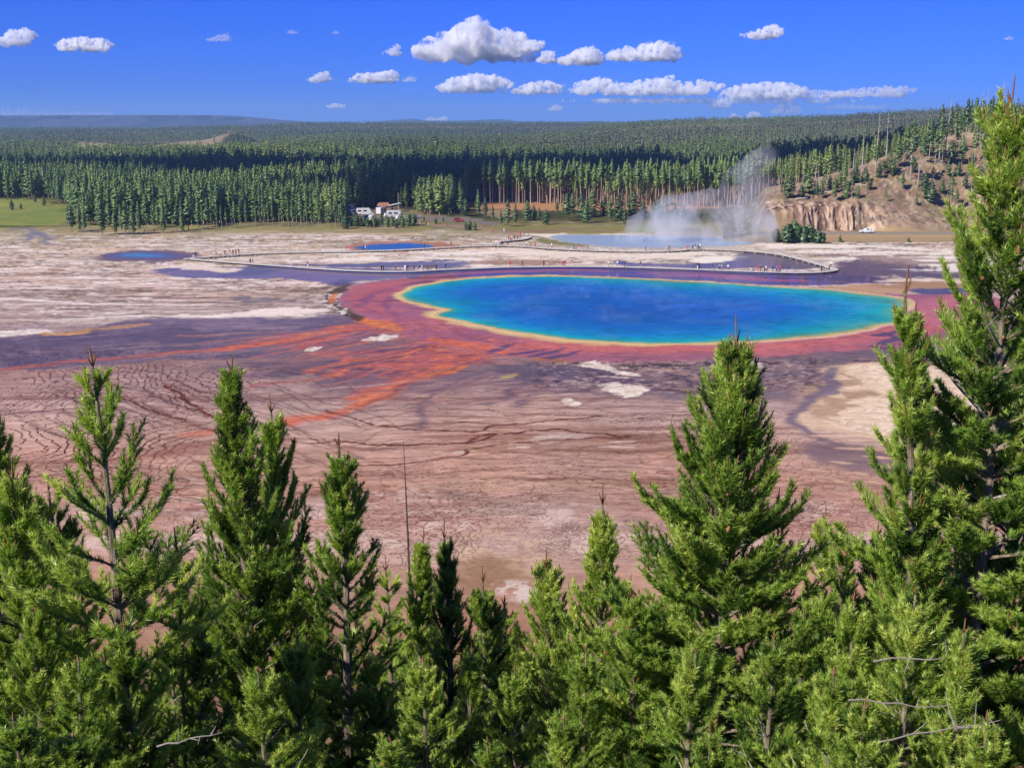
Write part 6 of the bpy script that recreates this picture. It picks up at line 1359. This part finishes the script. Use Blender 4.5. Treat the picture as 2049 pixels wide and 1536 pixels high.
CLOUDS = [  # base line, thickness, outline of the top in photo pixels, label
    (121, 1.0, [(838, 98), (860, 80), (900, 64), (945, 45), (975, 58), (1000, 62), (1035, 64), (1055, 84)], 'largest cumulus cloud, heaped to a peak above the others'),
    (103, .7, [(1040, 96), (1062, 82), (1090, 84)], 'small ragged cloud touching the right flank of the largest cumulus'),
    (126, .7, [(1078, 118), (1092, 102), (1112, 106)], 'small cloud at the left end of the upper row, below the largest cumulus'),
    (130, .9, [(1118, 124), (1145, 106), (1175, 95), (1202, 104)], 'rounded cloud second from the left in the upper row'),
    (122, .9, [(1212, 112), (1232, 98), (1280, 94), (1312, 84), (1350, 94), (1364, 104)], 'long cumulus at the right end of the upper row'),
    (78, .8, [(1478, 70), (1502, 66), (1530, 56), (1548, 50), (1566, 68)], 'lone small cumulus high on the right of the sky'),
    (112, .6, [(764, 106), (782, 97), (798, 90)], 'slanting little cloud left of the largest cumulus'),
    (92, .7, [(-30, 80), (0, 74), (30, 62), (52, 58), (68, 68)], 'grey white cloud cut by the left edge of the picture'),
    (103, .8, [(112, 90), (132, 80), (170, 77), (208, 79), (224, 90)], 'flat cloud high in the left of the sky'),
    (83, .35, [(410, 80), (440, 70), (460, 68)], 'faint thin cloud wisp alone in the left half of the sky'),
    (68, .3, [(574, 64), (584, 60), (594, 63)], 'tiny faint cloud scrap, left of two near the top middle'),
    (68, .3, [(666, 66), (672, 61), (679, 65)], 'tiny faint cloud scrap, right of two near the top middle'),
    (165, .7, [(612, 160), (640, 148), (655, 144), (664, 156)], 'small cumulus low in the sky, leftmost of the lower row'),
    (166, .9, [(694, 162), (720, 148), (750, 147), (786, 142), (800, 156)], 'flat based cumulus second from the left in the lower row'),
    (164, .4, [(806, 158), (822, 153), (836, 158)], 'thin wisp trailing right of the flat based cumulus'),
    (185, .9, [(876, 172), (920, 153), (960, 150), (1000, 154), (1026, 168)], 'broad cumulus directly below the largest cumulus'),
    (189, .8, [(1024, 182), (1052, 169), (1090, 163), (1124, 170)], 'low cumulus joining the broad cloud to the long bank'),
    (190, 1.0, [(1134, 180), (1170, 162), (1210, 155), (1240, 167), (1280, 162), (1330, 154), (1360, 166), (1400, 159), (1440, 168)], 'long bright bank of cumulus low over the middle right'),
    (198, .9, [(1446, 182), (1480, 171), (1530, 168), (1570, 166), (1612, 178)], 'grey blue cloud bank at the right end of the long bright bank'),
    (195, .6, [(1644, 190), (1680, 182), (1740, 175), (1800, 173), (1822, 176)], 'thin bright cloud low above the far right slope'),
    (217, .6, [(652, 212), (670, 207), (690, 210)], 'little cloud low over the left horizon'),
    (242, .5, [(850, 239), (862, 233), (872, 238), (890, 232), (897, 237)], 'small white cloud tops peeping over the blue hills'),
    (222, .5, [(1094, 219), (1112, 210), (1124, 213)], 'small cloud low above the middle horizon'),
    (217, .6, [(1412, 214), (1440, 201), (1462, 208)], 'small bright cloud below the long bank'),
    (236, .6, [(1458, 233), (1467, 226), (1476, 232)], 'tiny cloud top behind the far slope, left one of the pair'),
    (236, .6, [(1490, 233), (1500, 225), (1515, 224), (1522, 232)], 'tiny cloud top behind the far slope, right one of the pair'),
    (228, .45, [(1540, 225), (1560, 208), (1585, 206), (1600, 222)], 'grey hazy cloud hanging just above the far slope'),
    (203, .35, [(1170, 199), (1230, 195), (1300, 197), (1400, 196)], 'thin flat streak of cloud beneath the long bank'),
    (218, .35, [(1640, 214), (1690, 206), (1730, 210), (1780, 209)], 'faint cloud streak just above the far right slope'),
    (207, .55, [(1130, 200), (1240, 196), (1400, 193), (1520, 188), (1640, 192), (1720, 198)], 'grey blue sheet of cloud hanging under the long bright bank'),
    (196, .5, [(1570, 186), (1630, 180), (1700, 184)], 'soft cloud bridging the grey bank and the thin bright cloud'),
    (80, .35, [(2008, 77), (2018, 73), (2030, 77)], 'tiny white cloud near the right edge of the sky'),
    (233, .25, [(-80, 226), (20, 214), (120, 222), (260, 228)], 'pale flat veil of cloud above the left mesa'),
]
def cloud_d(py): return float(np.clip(1500 * FOC / max(245 - py, 12), 20000, 42000))


for i, (base, thick, top, lab) in enumerate(CLOUDS):
    Dc = cloud_d(base); mpp = Dc / FOC; R = np.random.default_rng(900 + i); T = np.array(top, float)
    x0, x1 = T[0, 0], T[-1, 0]; hmax = base - T[:, 1].min(); sph = []
    cx = (x0 + x1) / 2; c0 = at_y(cx, base, Dc)
    n = int(np.clip((x1 - x0) / max(hmax, 6) * 9, 9, 46))
    for k in range(n):
        x = x0 + (x1 - x0) * (k + R.random()) / n; ty = np.interp(x, T[:, 0], T[:, 1]); hh = max(base - ty, 3)
        edge = min(1, 0.45 + min(x - x0, x1 - x) / max(hmax, 6))
        r = hh * R.uniform(0.20, 0.36) * edge; yy = base - r * .8 - (hh - 1.8 * r) * R.random() ** 0.8
        if k % 3 == 0: r = hh * .26; yy = ty + r
        r *= 1.12; sph.append(((x - cx) * mpp, R.uniform(-.5, .5) * hmax * 1.2 * mpp, (base - yy) * mpp, r * 1.3 * mpp, r * 1.25 * mpp, r * mpp))
    for k in range(max(2, int((x1 - x0) / max(hmax, 6) * 2.2))):   # flat base body
        x = x0 + (x1 - x0) * (.12 + .76 * R.random()); sph.append(((x - cx) * mpp, 0, hmax * .22 * mpp, hmax * .6 * mpp, hmax * .7 * mpp, hmax * .26 * mpp))
    vox = max(hmax, 8) * mpp / 20
    o = puffs('cloud', sph, vox, [(hmax * mpp * .34, hmax * mpp * .34), (hmax * mpp * .11, hmax * mpp * .16)], [cloud_mat(21.0 * thick ** 2.2 / (hmax * mpp), hmax * mpp)])
    o.location = [float(v) for v in c0]; tag(o, lab, 'cloud')

# the cloud that throws its shadow across the forest (high overhead, out of the picture)
hcl = 1500.0; off = Vector((sd.x, sd.y)) / sd.z * hcl
sph = []; R = np.random.default_rng(71)
sh = [(-560, 880, 70), (-430, 880, 85), (-300, 890, 70), (-180, 850, 60), (-60, 860, 60), (30, 830, 80), (110, 815, 95), (190, 820, 110), (270, 825, 110), (350, 830, 110), (430, 850, 100), (510, 900, 110), (-100, 760, 22), (-40, 700, 25), (-15, 660, 22)]
for x, y, w in sh:
    for k in range(3): sph.append((x + R.uniform(-50, 50), y + R.uniform(-.3, .3) * w, R.uniform(-20, 60), 75 if w > 40 else 38, w, 90))
o = puffs('cloud', sph, 16, [(90, 50), (30, 16)], [vol_mat('thick_cloud_vapour', 0.2, 0.2)]); o.location = (off.x, off.y, hcl); tag(o, 'thick cloud overhead whose shadow darkens a band of the forest', 'cloud')

# ------------------------------------------------------------------ steam over the crater lake
def steam_mat(name, scale, lo, hi, dens, zfade):
    t = NT(name); tc = t.n('ShaderNodeTexCoord'); mp = t.n('ShaderNodeMapping'); mp.inputs['Scale'].default_value = scale; t.l(tc.outputs['Object'], mp.inputs[0])
    nz = t.n('ShaderNodeTexNoise'); nz.inputs['Scale'].default_value = 1; nz.inputs['Detail'].default_value = 5; nz.inputs['Roughness'].default_value = .6; nz.inputs['Distortion'].default_value = .5; t.l(mp.outputs[0], nz.inputs['Vector'])
    mr = t.n('ShaderNodeMapRange'); mr.inputs[1].default_value = lo; mr.inputs[2].default_value = hi; mr.inputs[4].default_value = dens; t.l(nz.outputs[0], mr.inputs[0])
    sx = t.n('ShaderNodeSeparateXYZ'); t.l(tc.outputs['Object'], sx.inputs[0]); fz = t.n('ShaderNodeMapRange'); fz.inputs[1].default_value = zfade[0]; fz.inputs[2].default_value = zfade[1]; fz.inputs[3].default_value = 1; fz.inputs[4].default_value = 0.38; t.l(sx.outputs[2], fz.inputs[0])
    v = t.n('ShaderNodeVolumePrincipled'); v.inputs['Anisotropy'].default_value = 0.1; v.inputs['Color'].default_value = (.97, .98, 1, 1); t.l(t.math('MULTIPLY', mr.outputs[0], fz.outputs[0]), v.inputs['Density'])
    t.l(v.outputs[0], t.out.inputs['Volume']); return t.m


def pxs(px, py, d=412.0): return at_y(px, py, d)
S = []
for px, py, r in [(1260, 480, 5), (1290, 462, 7), (1320, 448, 8.5), (1355, 440, 9), (1390, 436, 10), (1425, 440, 10), (1455, 445, 11), (1480, 440, 11), (1500, 455, 9), (1515, 470, 7), (1490, 415, 9), (1498, 390, 9), (1505, 365, 9), (1510, 345, 8), (1517, 328, 6.5), (1528, 316, 4.5), (1498, 402, 9), (1400, 465, 10), (1340, 470, 8), (1460, 470, 10), (1300, 478, 6), (1425, 415, 6), (1380, 415, 5)]:
    p = pxs(px, py); S.append((p[0] - 75, p[1] - 412, max(p[2], 1.5), r * 1.1, r, r))
o = puffs('steam', S, 1.0, [(9, 5), (3, 1.6)], [steam_mat('steam_vapour', (.11, .09, .075), .41, .78, .14, (0, 40))]); o.location = (75, 412, 0)
tag(o, 'white steam rising from the crater lake', 'steam', None, 'stuff')
S = []
R = np.random.default_rng(8)
for k in range(16):
    p = at(R.uniform(1000, 1720), R.uniform(566, 640)); S.append((p[0] - 60, p[1] - 270, 1.0, R.uniform(5, 10), R.uniform(4, 8), R.uniform(1.2, 2.6)))
o = puffs('steam', S, .6, [(6, 1.5)], [steam_mat('thin_vapour', (.35, .2, .5), .46, .8, .022, (0, 5))]); o.location = (60, 270, .05); tag(o, 'thin veils of steam drifting over the blue spring', 'steam', None, 'stuff')

# ------------------------------------------------------------------ the air itself
m = MB(); m.box((0, 6400, 90), (17000, 13400, 200)); o = m.build('haze', [vol_mat('air', 0.00008, 0.1, (.40, .64, 1.0))]); tag(o, 'thin blue summer air over the valley', 'haze', None, 'stuff')
